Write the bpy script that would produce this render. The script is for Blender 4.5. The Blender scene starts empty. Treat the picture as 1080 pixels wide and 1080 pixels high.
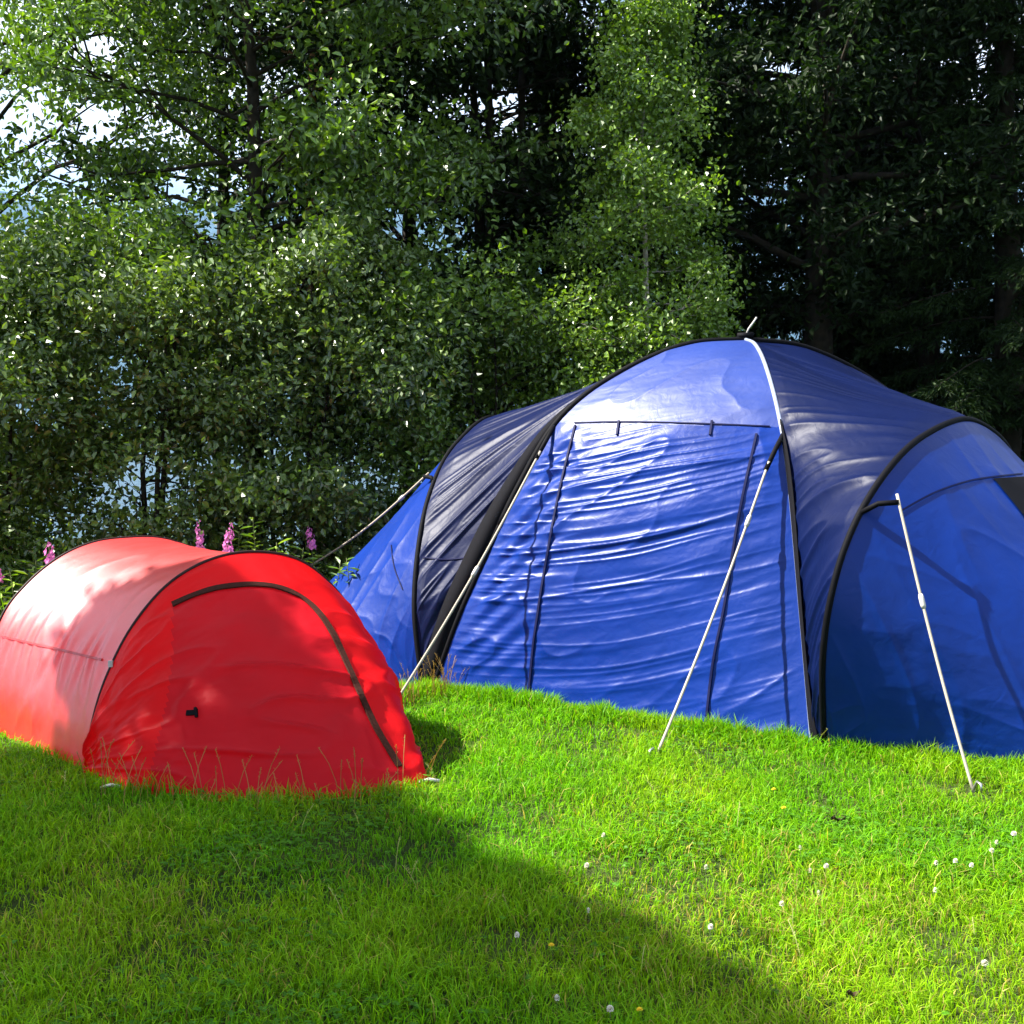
import bpy, math, random
import numpy as np
from mathutils import Vector, Matrix
from mathutils.bvhtree import BVHTree

# ------------------------------------------------------------------ camera, light, exposure
C = bpy.context.scene.collection
SC = bpy.context.scene
F_PX, HOR, CAM_H = 1300.0, 452.0, 1.6
PITCH = math.atan((540 - HOR) / F_PX)
cam_d = bpy.data.cameras.new('camera')
cam_d.sensor_width = 36.0
cam_d.lens = F_PX / 1080 * 36.0
cam_d.clip_start, cam_d.clip_end = 0.05, 20000
cam = bpy.data.objects.new('camera', cam_d)
cam.location = (0, 0, CAM_H)
cam.rotation_euler = (math.pi / 2 - PITCH, 0, 0)
C.objects.link(cam)
SC.camera = cam

SUN = Vector((-0.65, 0.05, 0.76)).normalized()
world = bpy.data.worlds.new("World")
SC.world = world
world.use_nodes = True
nt = world.node_tree
nt.nodes.clear()
sky = nt.nodes.new('ShaderNodeTexSky')
sky.sky_type = 'NISHITA'
sky.sun_disc = False
sky.sun_elevation = math.asin(SUN.z)
sky.sun_rotation = math.atan2(SUN.x, SUN.y) % (2 * math.pi)
sky.dust_density = 1.5
tc = nt.nodes.new('ShaderNodeTexCoord')
mp = nt.nodes.new('ShaderNodeMapping'); mp.inputs['Scale'].default_value = (2.2, 2.2, 5.0)
nz = nt.nodes.new('ShaderNodeTexNoise'); nz.inputs['Scale'].default_value = 1.6; nz.inputs['Detail'].default_value = 6
rp = nt.nodes.new('ShaderNodeValToRGB')
rp.color_ramp.elements[0].position = 0.40; rp.color_ramp.elements[1].position = 0.58
mx = nt.nodes.new('ShaderNodeMix'); mx.data_type = 'RGBA'
bg = nt.nodes.new('ShaderNodeBackground'); bg.inputs['Strength'].default_value = 0.05
out = nt.nodes.new('ShaderNodeOutputWorld')
L = nt.links
L.new(tc.outputs['Generated'], mp.inputs['Vector']); L.new(mp.outputs[0], nz.inputs['Vector'])
L.new(nz.outputs['Fac'], rp.inputs['Fac']); L.new(rp.outputs['Color'], mx.inputs[0])
L.new(sky.outputs[0], mx.inputs[6]); mx.inputs[7].default_value = (7.5, 7.9, 8.6, 1)
L.new(mx.outputs[2], bg.inputs['Color']); L.new(bg.outputs[0], out.inputs['Surface'])

sun_d = bpy.data.lights.new('sun', 'SUN')
sun_d.energy = 5.0
sun_d.angle = math.radians(0.53)
sun_d.color = (1.0, 0.95, 0.86)
sun = bpy.data.objects.new('sun', sun_d)
sun.rotation_euler = SUN.to_track_quat('Z', 'Y').to_euler()
C.objects.link(sun)
SC.view_settings.view_transform = 'Standard'
SC.view_settings.look = 'None'
SC.view_settings.exposure = 2.15
SC.view_settings.gamma = 1
SC.cycles.max_bounces = 8
SC.cycles.diffuse_bounces = 2
SC.cycles.transmission_bounces = 6
SC.cycles.sample_clamp_indirect = 6

# ------------------------------------------------------------------ helpers
rng = np.random.default_rng(7)
random.seed(7)
_c, _s = math.cos(PITCH), math.sin(PITCH)
CAM = Vector((0, 0, CAM_H))

def ray(px, py):
    a, b = (px - 540) / F_PX, (540 - py) / F_PX
    return Vector((a, _c + b * _s, -_s + b * _c))

def ground(px, py, z=0.0):
    d = ray(px, py)
    return CAM + d * ((z - CAM_H) / d.z)

def at_depth(px, py, y):
    d = ray(px, py)
    return CAM + d * (y / d.y)

def on_plane(px, py, p0, n):
    d = ray(px, py)
    return CAM + d * ((p0 - CAM).dot(n) / d.dot(n))

def project(P):
    P = np.asarray(P, float)
    x, y, z = P[..., 0], P[..., 1], P[..., 2] - CAM_H
    dep = y * _c - z * _s
    up = y * _s + z * _c
    dep = np.where(dep < 0.1, 0.1, dep)
    return 540 + F_PX * x / dep, 540 - F_PX * up / dep

def tag(o, label=None, cat=None, group=None, kind=None):
    if label: o['label'] = label
    if cat: o['category'] = cat
    if group: o['group'] = group
    if kind: o['kind'] = kind
    return o

def thing(name, label, cat, loc, group=None):
    o = bpy.data.objects.new(name, None)
    o.empty_display_size = 0.2
    C.objects.link(o)
    o.location = loc
    return tag(o, label, cat, group)

def link(name, me, parent=None):
    o = bpy.data.objects.new(name, me)
    C.objects.link(o)
    if parent is not None:
        o.parent = parent
        w = Vector((0, 0, 0)); p = parent
        while p is not None:
            w += p.location; p = p.parent
        o.location = -w          # meshes are built in world coordinates
    return o

def mesh_np(name, V, F, m, parent=None, tint=None, smooth=False):
    """V (n,3); F (k,3) or (k,4) all of one size; tint (n,3) point colours"""
    V = np.ascontiguousarray(V, dtype=np.float32); F = np.ascontiguousarray(F, dtype=np.int32)
    me = bpy.data.meshes.new(name)
    n, k = F.shape
    me.vertices.add(len(V)); me.vertices.foreach_set('co', V.ravel())
    me.loops.add(n * k); me.loops.foreach_set('vertex_index', F.ravel())
    me.polygons.add(n); me.polygons.foreach_set('loop_start', np.arange(0, n * k, k, dtype=np.int32))
    me.polygons.foreach_set('use_smooth', np.full(n, smooth, dtype=bool))
    if tint is not None:
        at = me.color_attributes.new('tint', 'FLOAT_COLOR', 'POINT')
        c4 = np.ones((len(V), 4), np.float32); c4[:, :3] = tint
        at.data.foreach_set('color', c4.ravel())
    me.update(calc_edges=True)
    me.validate()
    if m: me.materials.append(m)
    return link(name, me, parent)

class MB:
    """collects quads/tris into one mesh"""
    def __init__(s): s.v = []; s.f = []
    def add(s, V, F):
        b = len(s.v); s.v += [tuple(p) for p in V]; s.f += [tuple(i + b for i in f) for f in F]
        return s
    def tube(s, pts, r, seg=8, cap=True):
        pts = [Vector(p) for p in pts]
        rr = r if hasattr(r, '__len__') else [r] * len(pts)
        V, F = [], []
        prev = None
        for i, p in enumerate(pts):
            d = (pts[min(i + 1, len(pts) - 1)] - pts[max(i - 1, 0)])
            d = d.normalized() if d.length > 1e-9 else Vector((0, 0, 1))
            if prev is None:
                u = d.cross(Vector((0, 0, 1)) if abs(d.z) < 0.9 else Vector((1, 0, 0))).normalized()
            else:
                u = (prev - d * prev.dot(d)).normalized()
            prev = u
            w = d.cross(u)
            for k in range(seg):
                a = 2 * math.pi * k / seg
                V.append(p + (u * math.cos(a) + w * math.sin(a)) * rr[i])
        for i in range(len(pts) - 1):
            for k in range(seg):
                F.append((i * seg + k, i * seg + (k + 1) % seg, (i + 1) * seg + (k + 1) % seg, (i + 1) * seg + k))
        if cap:
            F.append(tuple(range(seg))[::-1]); b = (len(pts) - 1) * seg
            F.append(tuple(b + k for k in range(seg)))
        return s.add(V, F)
    def strip(s, P, N, w, t=0.004, off=0.002):
        """flat band of width w lying on a surface, P points, N normals, thickness t"""
        V, F = [], []
        n = len(P)
        ww = w if hasattr(w, '__len__') else [w] * n
        for i in range(n):
            d = (P[min(i + 1, n - 1)] - P[max(i - 1, 0)]).normalized()
            sd = d.cross(N[i]).normalized() * (ww[i] / 2)
            a, b = N[i] * off, N[i] * (off + t)
            V += [P[i] - sd + a, P[i] + sd + a, P[i] + sd * 0.9 + b, P[i] - sd * 0.9 + b]
        for i in range(n - 1):
            for k in range(4):
                F.append((i * 4 + k, i * 4 + (k + 1) % 4, i * 4 + 4 + (k + 1) % 4, i * 4 + 4 + k))
        F += [(3, 2, 1, 0), tuple(4 * (n - 1) + k for k in range(4))]
        return s.add(V, F)
    def box(s, c, size, ax=None):
        c = Vector(c); M = ax or Matrix.Identity(3)
        V = [c + M @ Vector((x * size[0] / 2, y * size[1] / 2, z * size[2] / 2)) for x in (-1, 1) for y in (-1, 1) for z in (-1, 1)]
        return s.add(V, [(0, 1, 3, 2), (4, 6, 7, 5), (0, 4, 5, 1), (2, 3, 7, 6), (0, 2, 6, 4), (1, 5, 7, 3)])
    def build(s, name, m, parent=None, smooth=True):
        me = bpy.data.meshes.new(name)
        me.from_pydata(s.v, [], s.f)
        me.polygons.foreach_set('use_smooth', np.full(len(me.polygons), smooth, dtype=bool))
        me.update()
        me.materials.append(m)
        return link(name, me, parent)

def resample(pts, n):
    """Catmull-Rom through pts, then n points evenly spaced along the length"""
    P = np.array([tuple(p) for p in pts], float)
    Q = np.vstack([2 * P[0] - P[1], P, 2 * P[-1] - P[-2]])
    outp = []
    for i in range(1, len(Q) - 2):
        p0, p1, p2, p3 = Q[i - 1], Q[i], Q[i + 1], Q[i + 2]
        for t in np.linspace(0, 1, 24, endpoint=False):
            outp.append(0.5 * (2 * p1 + (p2 - p0) * t + (2 * p0 - 5 * p1 + 4 * p2 - p3) * t * t + (3 * p1 - p0 - 3 * p2 + p3) * t ** 3))
    outp.append(Q[-2]); outp = np.array(outp)
    s = np.concatenate([[0], np.cumsum(np.linalg.norm(np.diff(outp, axis=0), axis=1))])
    q = np.linspace(0, s[-1], n)
    return np.stack([np.interp(q, s, outp[:, k]) for k in range(3)], 1)

def vnoise(x, y, seed=0):
    xi, yi = np.floor(x).astype(int), np.floor(y).astype(int)
    fx, fy = x - xi, y - yi
    fx, fy = fx * fx * (3 - 2 * fx), fy * fy * (3 - 2 * fy)
    def h(a, b):
        v = (a * 374761393 + b * 668265263 + seed * 974634777) & 0xffffffff
        v = ((v ^ (v >> 13)) * 1274126177) & 0xffffffff
        return ((v ^ (v >> 16)) & 0xffff) / 65535.0
    return (h(xi, yi) * (1 - fx) + h(xi + 1, yi) * fx) * (1 - fy) + (h(xi, yi + 1) * (1 - fx) + h(xi + 1, yi + 1) * fx) * fy

def fbm(x, y, seed=0, oct=4):
    a, t, r = 1.0, 0, 0
    for k in range(oct):
        r = r + a * vnoise(x, y, seed + k * 17); t += a; a *= .5; x = x * 2.03; y = y * 2.03
    return r / t

# ------------------------------------------------------------------ materials
def mat(name):
    m = bpy.data.materials.new(name); m.use_nodes = True
    n = m.node_tree.nodes; n.clear()
    return m, n, m.node_tree.links

def plain(name, col, rough=0.6, spec=0.5, metal=0.0, noise=0.12, nscale=40, bump=0.0):
    m, n, l = mat(name)
    p = n.new('ShaderNodeBsdfPrincipled'); o = n.new('ShaderNodeOutputMaterial')
    t = n.new('ShaderNodeTexCoord'); z = n.new('ShaderNodeTexNoise')
    z.inputs['Scale'].default_value = nscale; z.inputs['Detail'].default_value = 5
    l.new(t.outputs['Object'], z.inputs['Vector'])
    r = n.new('ShaderNodeValToRGB')
    r.color_ramp.elements[0].position = .3; r.color_ramp.elements[1].position = .7
    r.color_ramp.elements[0].color = tuple(max(0, c * (1 - noise)) for c in col) + (1,)
    r.color_ramp.elements[1].color = tuple(min(1, c * (1 + noise)) for c in col) + (1,)
    l.new(z.outputs['Fac'], r.inputs['Fac']); l.new(r.outputs['Color'], p.inputs['Base Color'])
    p.inputs['Roughness'].default_value = rough; p.inputs['Specular IOR Level'].default_value = spec
    p.inputs['Metallic'].default_value = metal
    if bump:
        b = n.new('ShaderNodeBump'); b.inputs['Strength'].default_value = bump; b.inputs['Distance'].default_value = .02
        l.new(z.outputs['Fac'], b.inputs['Height']); l.new(b.outputs[0], p.inputs['Normal'])
    l.new(p.outputs[0], o.inputs['Surface'])
    return m

def fabric(name, col, trans_col, trans=0.25, rough=0.38, spec=0.6, bump=0.35, bscale=9.0, coat=0.0):
    m, n, l = mat(name)
    p = n.new('ShaderNodeBsdfPrincipled'); o = n.new('ShaderNodeOutputMaterial')
    tr = n.new('ShaderNodeBsdfTranslucent'); ms = n.new('ShaderNodeMixShader')
    t = n.new('ShaderNodeTexCoord')
    z = n.new('ShaderNodeTexNoise'); z.inputs['Scale'].default_value = 2.5; z.inputs['Detail'].default_value = 4
    l.new(t.outputs['Object'], z.inputs['Vector'])
    r = n.new('ShaderNodeValToRGB')
    r.color_ramp.elements[0].position = .3; r.color_ramp.elements[1].position = .7
    r.color_ramp.elements[0].color = tuple(c * .9 for c in col) + (1,)
    r.color_ramp.elements[1].color = tuple(min(1, c * 1.1) for c in col) + (1,)
    l.new(z.outputs['Fac'], r.inputs['Fac']); l.new(r.outputs['Color'], p.inputs['Base Color'])
    p.inputs['Roughness'].default_value = rough; p.inputs['Specular IOR Level'].default_value = spec
    p.inputs['Coat Weight'].default_value = coat; p.inputs['Coat Roughness'].default_value = .45; p.inputs['Coat IOR'].default_value = 2.1
    # crumple: distorted noise + a fine weave
    z2 = n.new('ShaderNodeTexNoise'); z2.inputs['Scale'].default_value = bscale; z2.inputs['Detail'].default_value = 6
    z2.inputs['Distortion'].default_value = 1.2
    l.new(t.outputs['Object'], z2.inputs['Vector'])
    z3 = n.new('ShaderNodeTexNoise'); z3.inputs['Scale'].default_value = 220; l.new(t.outputs['Object'], z3.inputs['Vector'])
    ad = n.new('ShaderNodeMath'); ad.operation = 'MULTIPLY_ADD'; ad.inputs[1].default_value = .04
    l.new(z3.outputs['Fac'], ad.inputs[0]); l.new(z2.outputs['Fac'], ad.inputs[2])
    b = n.new('ShaderNodeBump'); b.inputs['Strength'].default_value = bump; b.inputs['Distance'].default_value = .03
    l.new(ad.outputs[0], b.inputs['Height']); l.new(b.outputs[0], p.inputs['Normal'])
    tr.inputs['Color'].default_value = trans_col + (1,)
    ms.inputs[0].default_value = trans
    l.new(p.outputs[0], ms.inputs[1]); l.new(tr.outputs[0], ms.inputs[2]); l.new(ms.outputs[0], o.inputs['Surface'])
    return m

def leafmat(name, rough=0.35, spec=0.5, trans=0.3, tmul=(1.6, 1.9, .5)):
    m, n, l = mat(name)
    p = n.new('ShaderNodeBsdfPrincipled'); o = n.new('ShaderNodeOutputMaterial')
    tr = n.new('ShaderNodeBsdfTranslucent'); ms = n.new('ShaderNodeMixShader')
    a = n.new('ShaderNodeAttribute'); a.attribute_name = 'tint'
    mu = n.new('ShaderNodeMix'); mu.data_type = 'RGBA'; mu.blend_type = 'MULTIPLY'; mu.inputs[0].default_value = 1
    mu.inputs[7].default_value = tmul + (1,)
    l.new(a.outputs['Color'], p.inputs['Base Color']); l.new(a.outputs['Color'], mu.inputs[6])
    l.new(mu.outputs[2], tr.inputs['Color'])
    p.inputs['Roughness'].default_value = rough; p.inputs['Specular IOR Level'].default_value = spec
    ms.inputs[0].default_value = trans
    l.new(p.outputs[0], ms.inputs[1]); l.new(tr.outputs[0], ms.inputs[2]); l.new(ms.outputs[0], o.inputs['Surface'])
    return m

M_GRASS = leafmat('grass_blade', .5, .16, .45, (1.5, 1.5, .4))
M_LEAF = leafmat('leaf', .37, .85, .22, (1.7, 1.8, .4))
M_LEAF_DULL = leafmat('leaf_matt', .55, .2, .2)
M_NEEDLE = leafmat('needle', .6, .15, .1)
M_BARK = plain('bark', (.024, .018, .012), .9, .2, noise=.5, nscale=14, bump=.6)
M_BARK_PINE = plain('pine_bark', (.26, .125, .06), .9, .2, noise=.5, nscale=10, bump=.6)
M_BARK_BIRCH = plain('birch_bark', (.34, .30, .25), .8, .3, noise=.6, nscale=12, bump=.3)
M_BLUE = fabric('blue_nylon', (.0004, .0215, .180), (.001, .038, .32), .15, .39, .22, .10, 12)
M_BLUE_TOP = fabric('blue_nylon_crown_wash', (.0010, .0230, .180), (.003, .040, .33), .15, .52, .70, .10, 12)  # same nylon, paler and glossier to put a highlight wash on the crown
M_NAVY = fabric('navy_nylon', (.0010, .0048, .036), (.003, .010, .07), .10, .45, .13, .10, 12)
M_RED = fabric('red_nylon', (.60, .004, .006), (1.0, .012, .012), .40, .40, .6, .14, 9, coat=1.0)
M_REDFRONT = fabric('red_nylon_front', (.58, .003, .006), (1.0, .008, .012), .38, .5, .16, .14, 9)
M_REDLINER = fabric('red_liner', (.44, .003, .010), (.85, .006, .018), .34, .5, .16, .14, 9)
M_BLACK = plain('black_webbing', (.0025, .0025, .004), .7, .08)
M_MESH_SHADE = plain('black_mesh_and_shade', (.003, .003, .005), .85, .1)  # window mesh, and the black standing in for shade in the valleys
M_ZIP = plain('zip_tape', (.040, .014, .010), .8, .05, noise=.35, nscale=120)
M_SEAM = plain('navy_piping', (.002, .004, .035), .6, .1)
M_REDSEAM = plain('red_piping', (.42, .012, .014), .45, .5)
M_BROWN = plain('brown_edging', (.022, .006, .006), .6, .2)
M_POLE = plain('fibreglass_pole', (.22, .25, .33), .25, .6)
M_ROPE = plain('cream_guy_webbing', (.33, .29, .23), .8, .3, noise=.12, nscale=150)
M_STEEL = plain('steel_peg', (.5, .5, .5), .35, .5, metal=.9)
M_WHITEPL = plain('white_plastic', (.42, .40, .36), .5, .4)

# ------------------------------------------------------------------ setting: ground, water, hills
def height(x, y):
    x = np.asarray(x, float); y = np.asarray(y, float)
    h = .05 * (fbm(x * .35, y * .35, 3, 3) - .5) * np.clip((np.hypot(x, y - 6) - 5) / 6, 0, 1)
    edge = 14.0 + 1.5 * (fbm(x * .12, x * 0 + 1.3, 5, 2) - .5)
    k = np.clip((y - edge) / 16, 0, 1)
    return h - 5.0 * (k * k * (3 - 2 * k)) * np.clip(1 - (y - 3000) / 400, 0, 1)

def axis_pts(lim, n, c0=0):
    u = np.linspace(-1, 1, n)
    return c0 + np.sinh(u * 8.6) / np.sinh(8.6) * lim

m, n, l = mat('lawn_soil')
p = n.new('ShaderNodeBsdfPrincipled'); o = n.new('ShaderNodeOutputMaterial')
t = n.new('ShaderNodeTexCoord'); z = n.new('ShaderNodeTexNoise'); z.inputs['Scale'].default_value = 1.7; z.inputs['Detail'].default_value = 8
r = n.new('ShaderNodeValToRGB')
e = r.color_ramp.elements
e[0].position = .35; e[0].color = (.022, .042, .008, 1); e[1].position = .7; e[1].color = (.06, .075, .018, 1)
l.new(t.outputs['Object'], z.inputs['Vector']); l.new(z.outputs['Fac'], r.inputs['Fac']); l.new(r.outputs[0], p.inputs['Base Color'])
p.inputs['Roughness'].default_value = .95; p.inputs['Specular IOR Level'].default_value = .1
z2 = n.new('ShaderNodeTexNoise'); z2.inputs['Scale'].default_value = 60; z2.inputs['Detail'].default_value = 6
b = n.new('ShaderNodeBump'); b.inputs['Distance'].default_value = .03
l.new(t.outputs['Object'], z2.inputs['Vector']); l.new(z2.outputs['Fac'], b.inputs['Height']); l.new(b.outputs[0], p.inputs['Normal'])
l.new(p.outputs[0], o.inputs['Surface'])
M_SOIL = m
gx, gy = np.meshgrid(axis_pts(5000, 181), axis_pts(5000, 221, 7.0))
gz = height(gx, gy)
V = np.stack([gx.ravel(), gy.ravel(), gz.ravel()], 1)
ny, nx = gx.shape
idx = np.arange(nx * ny).reshape(ny, nx)
F = np.stack([idx[:-1, :-1].ravel(), idx[:-1, 1:].ravel(), idx[1:, 1:].ravel(), idx[1:, :-1].ravel()], 1)
tag(mesh_np('ground', V, F, M_SOIL, smooth=True), kind='structure')

m, n, l = mat('lake_water')
p = n.new('ShaderNodeBsdfPrincipled'); o = n.new('ShaderNodeOutputMaterial')
p.inputs['Base Color'].default_value = (.02, .045, .06, 1); p.inputs['Roughness'].default_value = .12
t = n.new('ShaderNodeTexCoord'); z = n.new('ShaderNodeTexNoise'); z.inputs['Scale'].default_value = .9; z.inputs['Detail'].default_value = 6
b = n.new('ShaderNodeBump'); b.inputs['Distance'].default_value = .35; b.inputs['Strength'].default_value = .9
l.new(t.outputs['Object'], z.inputs['Vector']); l.new(z.outputs['Fac'], b.inputs['Height']); l.new(b.outputs[0], p.inputs['Normal'])
l.new(p.outputs[0], o.inputs['Surface'])
wx, wy = 4800, (21, 3100)
tag(mesh_np('water', [(-wx, wy[0], -3.4), (wx, wy[0], -3.4), (wx, wy[1], -3.4), (-wx, wy[1], -3.4)], [(0, 1, 2, 3)], m), kind='structure')

m = plain('far_forest_haze_blue', (.022, .05, .06), .95, .1, noise=.5, nscale=.02)  # blue of the aerial haze mixed into the forest colour
mx_, my_ = np.meshgrid(np.linspace(-4600, 4600, 160), np.linspace(2200, 4700, 50))
prof = np.clip((my_ - 2250) / 1100, 0, 1) ** .8
ridge = 560 + 190 * fbm(mx_ / 900 + 3.1, my_ / 1500, 11, 4) - 40 * np.cos(mx_ / 1400)
mz_ = -8 + prof * ridge * (.75 + .5 * fbm(mx_ / 350, my_ / 350, 21, 4))
V = np.stack([mx_.ravel(), my_.ravel(), mz_.ravel()], 1)
ny, nx = mx_.shape
idx = np.arange(nx * ny).reshape(ny, nx)
F = np.stack([idx[:-1, :-1].ravel(), idx[:-1, 1:].ravel(), idx[1:, 1:].ravel(), idx[1:, :-1].ravel()], 1)
tag(mesh_np('hills', V, F, m, smooth=True), kind='structure')

m, n, l = mat('valley_haze')
pv = n.new('ShaderNodeVolumePrincipled'); o = n.new('ShaderNodeOutputMaterial')
pv.inputs['Color'].default_value = (.36, .60, 1.0, 1); pv.inputs['Density'].default_value = 1.0e-4
pv.inputs['Anisotropy'].default_value = .2
l.new(pv.outputs[0], o.inputs['Volume'])
hb = MB().box((0, 0, 442), (10400, 10400, 920))
hz = hb.build('haze', m, smooth=False)
tag(hz, kind='stuff')

# ------------------------------------------------------------------ tents: shared fabric sheet
def sheet(A, B, nu, sag=0.0, sag_dir=None, wr=None):
    """ruled cloth between two equal polylines A and B (nt,3); returns grid (nt,nu,3)"""
    u = np.linspace(0, 1, nu)[None, :, None]
    G = A[:, None, :] * (1 - u) + B[:, None, :] * u
    return G

def grid_normals(G):
    du = np.gradient(G, axis=1); dv = np.gradient(G, axis=0)
    N = np.cross(du, dv); N /= np.linalg.norm(N, axis=2, keepdims=True) + 1e-9
    return N

def displace(G, D, out_pt):
    N = grid_normals(G)
    c = G - np.array(out_pt)
    flip = np.sign(np.mean(np.sum(N * c, axis=2)))
    return G + N * flip * D[:, :, None]

def grid_mesh(name, G, m, parent):
    nt_, nu = G.shape[:2]
    idx = np.arange(nt_ * nu).reshape(nt_, nu)
    F = np.stack([idx[:-1, :-1].ravel(), idx[:-1, 1:].ravel(), idx[1:, 1:].ravel(), idx[1:, :-1].ravel()], 1)
    V = G.reshape(-1, 3)
    o = mesh_np(name, V, F, m, parent, smooth=True)
    return o, BVHTree.FromPolygons([tuple(v) for v in V], [tuple(int(i) for i in f) for f in F])

def cast(bvh, px, py):
    d = ray(px, py).normalized()
    h = bvh.ray_cast(CAM, d)
    if h[0] is None: return None
    nrm = h[1] if h[1].dot(d) < 0 else -h[1]
    return h[0], nrm

def cast_line(bvh, pts, n=40):
    P2 = resample([(a, b, 0) for a, b in pts], n)
    P, N = [], []
    for a, b, _ in P2:
        h = cast(bvh, a, b)
        if h: P.append(h[0]); N.append(h[1])
    for k in range(2):
        N = [(N[max(i - 1, 0)] + N[i] + N[min(i + 1, len(N) - 1)]).normalized() for i in range(len(N))]
        P = [P[0]] + [(P[i - 1] + P[i] * 2 + P[i + 1]) / 4 for i in range(1, len(P) - 1)] + [P[-1]]
    return P, N

def ridged(x, y, seed):
    return 1 - np.abs(2 * vnoise(x, y, seed) - 1)

# ------------------------------------------------------------------ the blue tent
FL, FR = ground(456, 727), ground(857, 788)
APEX = at_depth(786, 358, 7.95)
ctr = Vector((APEX.x, APEX.y, 0))
blue = thing('family_tent', 'large royal blue and navy family dome tent with side sleeping wings', 'tent', (APEX.x, APEX.y, 0))

def vplane_curve(px, foot, n=60):
    d = (ctr - foot); d.z = 0; nrm = Vector((d.y, -d.x, 0)).normalized()
    pts = [foot] + [on_plane(a, b, foot, nrm) for a, b in px] + [APEX]
    return resample(pts, n)

PL = vplane_curve([(482, 655), (512, 588), (546, 515), (590, 442), (650, 395), (722, 364)], FL)
FRd = [(6.38, .62), (6.70, 1.32), (6.95, 1.66), (7.30, 1.95), (7.62, 2.11)]
pr = [FR]
for yy, zz in FRd:
    f = (yy - FR.y) / (ctr.y - FR.y)
    pr.append(Vector((FR.x + (ctr.x - FR.x) * f, yy, zz)))
PR = resample(pr + [APEX], 60)
def mirror(Pc): return np.stack([2 * ctr.x - Pc[:, 0], 2 * ctr.y - Pc[:, 1], Pc[:, 2]], 1)
PBR, PBL = mirror(PL), mirror(PR)
BR, BL = Vector(PBR[0]), Vector(PBL[0])

def hoop(px, foot, hdir, lean, half):
    """hoop in a leaning plane; visible half from the photo's outline, the other half its mirror image"""
    hdir = Vector(hdir).normalized(); ln = Vector(lean)
    nrm = hdir.cross(ln).normalized()
    pts = [foot] + [on_plane(a, b, foot, nrm) for a, b in px]
    top = pts[-1]
    s0 = (top - foot).dot(hdir)
    lo = Vector((0, 0, 0))
    mir = [p + hdir * (2 * (s0 - (p - foot).dot(hdir))) for p in pts[:-1]][::-1]
    return resample(pts + mir, 121), top

rdir = (BR - FR); rdir.z = 0
RH, RTOP = hoop([(868, 690), (881, 610), (905, 545), (940, 491), (975, 459), (1018, 442)], FR + Vector((.05, -.03, 0)), rdir, (.10, -.10, 1.0), 1.4)
LH, LTOP = hoop([(437, 640), (444, 560), (459, 505), (482, 467), (520, 440)], FL + Vector((-.06, .0, 0)), (.50, .87, 0), (-.20, .11, 1.0), 1.25)

# front face, rows at equal height
NZ, NU = 420, 200
zz = np.linspace(0.0, APEX.z, NZ)
def at_z(Pc, z): return np.stack([np.interp(z, Pc[:, 2], Pc[:, k]) for k in range(2)] + [z], 1)
zz = APEX.z * (1 - (1 - np.linspace(0, 1, NZ)) ** 1.25)
PLz = np.maximum.accumulate(PL[:, 2]); PRz = np.maximum.accumulate(PR[:, 2])
def atz(Pc): 
    zc = np.maximum.accumulate(Pc[:, 2]) + np.arange(len(Pc)) * 1e-7
    return np.stack([np.interp(zz, zc, Pc[:, 0]), np.interp(zz, zc, Pc[:, 1]), zz], 1)
G = sheet(atz(PL), atz(PR), NU)
U = np.linspace(0, 1, NU)[None, :] + zz[:, None] * 0
T = (zz / APEX.z)[:, None] + U * 0
wid = np.linalg.norm(G[:, -1] - G[:, 0], axis=1)[:, None]
env = np.clip(U * (1 - U) * 14, 0, 1)
# tension folds running up to the right across the door, fading at the poles, seams and roof
xx, zz2 = (U - .5) * wid, zz[:, None] + U * 0
q = zz2 - .20 * xx - .10 * xx * xx
band = np.clip((T - .01) * 9, 0, 1) * np.clip((.78 - T) * 8, 0, 1)
w1 = ridged(xx * .55 + 4, q * 15 + 1.1 * vnoise(xx * 1.3, q * 3, 9), 31) ** 4
w2 = ridged(xx * .9 + 9, q * 27 + 1.0 * vnoise(xx * 2, q * 5, 12), 33) ** 3
patch = .35 + .9 * vnoise(xx * 1.2, q * 2.2, 40)
D = .10 * np.clip(U * (1 - U) * 4, 0, 1) * np.sin(math.pi * T ** 1.2) \
    + env * band * patch * (.011 * w1 + .007 * w2) \
    + env * .014 * (fbm(xx * 3, q * 7, 51, 4) - .5) + env * .010 * ridged(xx * 3 + q * 2, q * 5 - xx * 2.5, 57) ** 5 * vnoise(xx * 2, q * 2, 58) \
    + .012 * np.clip((T - .70) * 9, 0, 1) * env * (fbm(xx * 2.0 + q * 3, q * 9, 61, 3) - .5)
# pleats gathered under the upper door seam and near the left pole
D += env * .010 * np.exp(-((U - .12) / .13) ** 2) * np.sin((zz2 - .8 * xx) * 42) * band * vnoise(xx * 2, zz2 * 3, 77)
inner = np.array((ctr.x, ctr.y, .8))
G = displace(G, D, inner)
front_o, front_bvh = grid_mesh('front_panel', G, M_BLUE, blue)
bpy.data.objects.remove(front_o)
idx = np.arange(NZ * NU).reshape(NZ, NU)
Ff = np.stack([idx[:-1, :-1].ravel(), idx[:-1, 1:].ravel(), idx[1:, 1:].ravel(), idx[1:, :-1].ravel()], 1)
Vf = G.reshape(-1, 3)
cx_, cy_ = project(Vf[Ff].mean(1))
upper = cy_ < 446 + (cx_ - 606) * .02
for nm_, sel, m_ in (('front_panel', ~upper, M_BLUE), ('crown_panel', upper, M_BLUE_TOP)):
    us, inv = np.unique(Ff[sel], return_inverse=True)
    mesh_np(nm_, Vf[us], inv.reshape(-1, 4), m_, blue, smooth=True)

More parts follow.
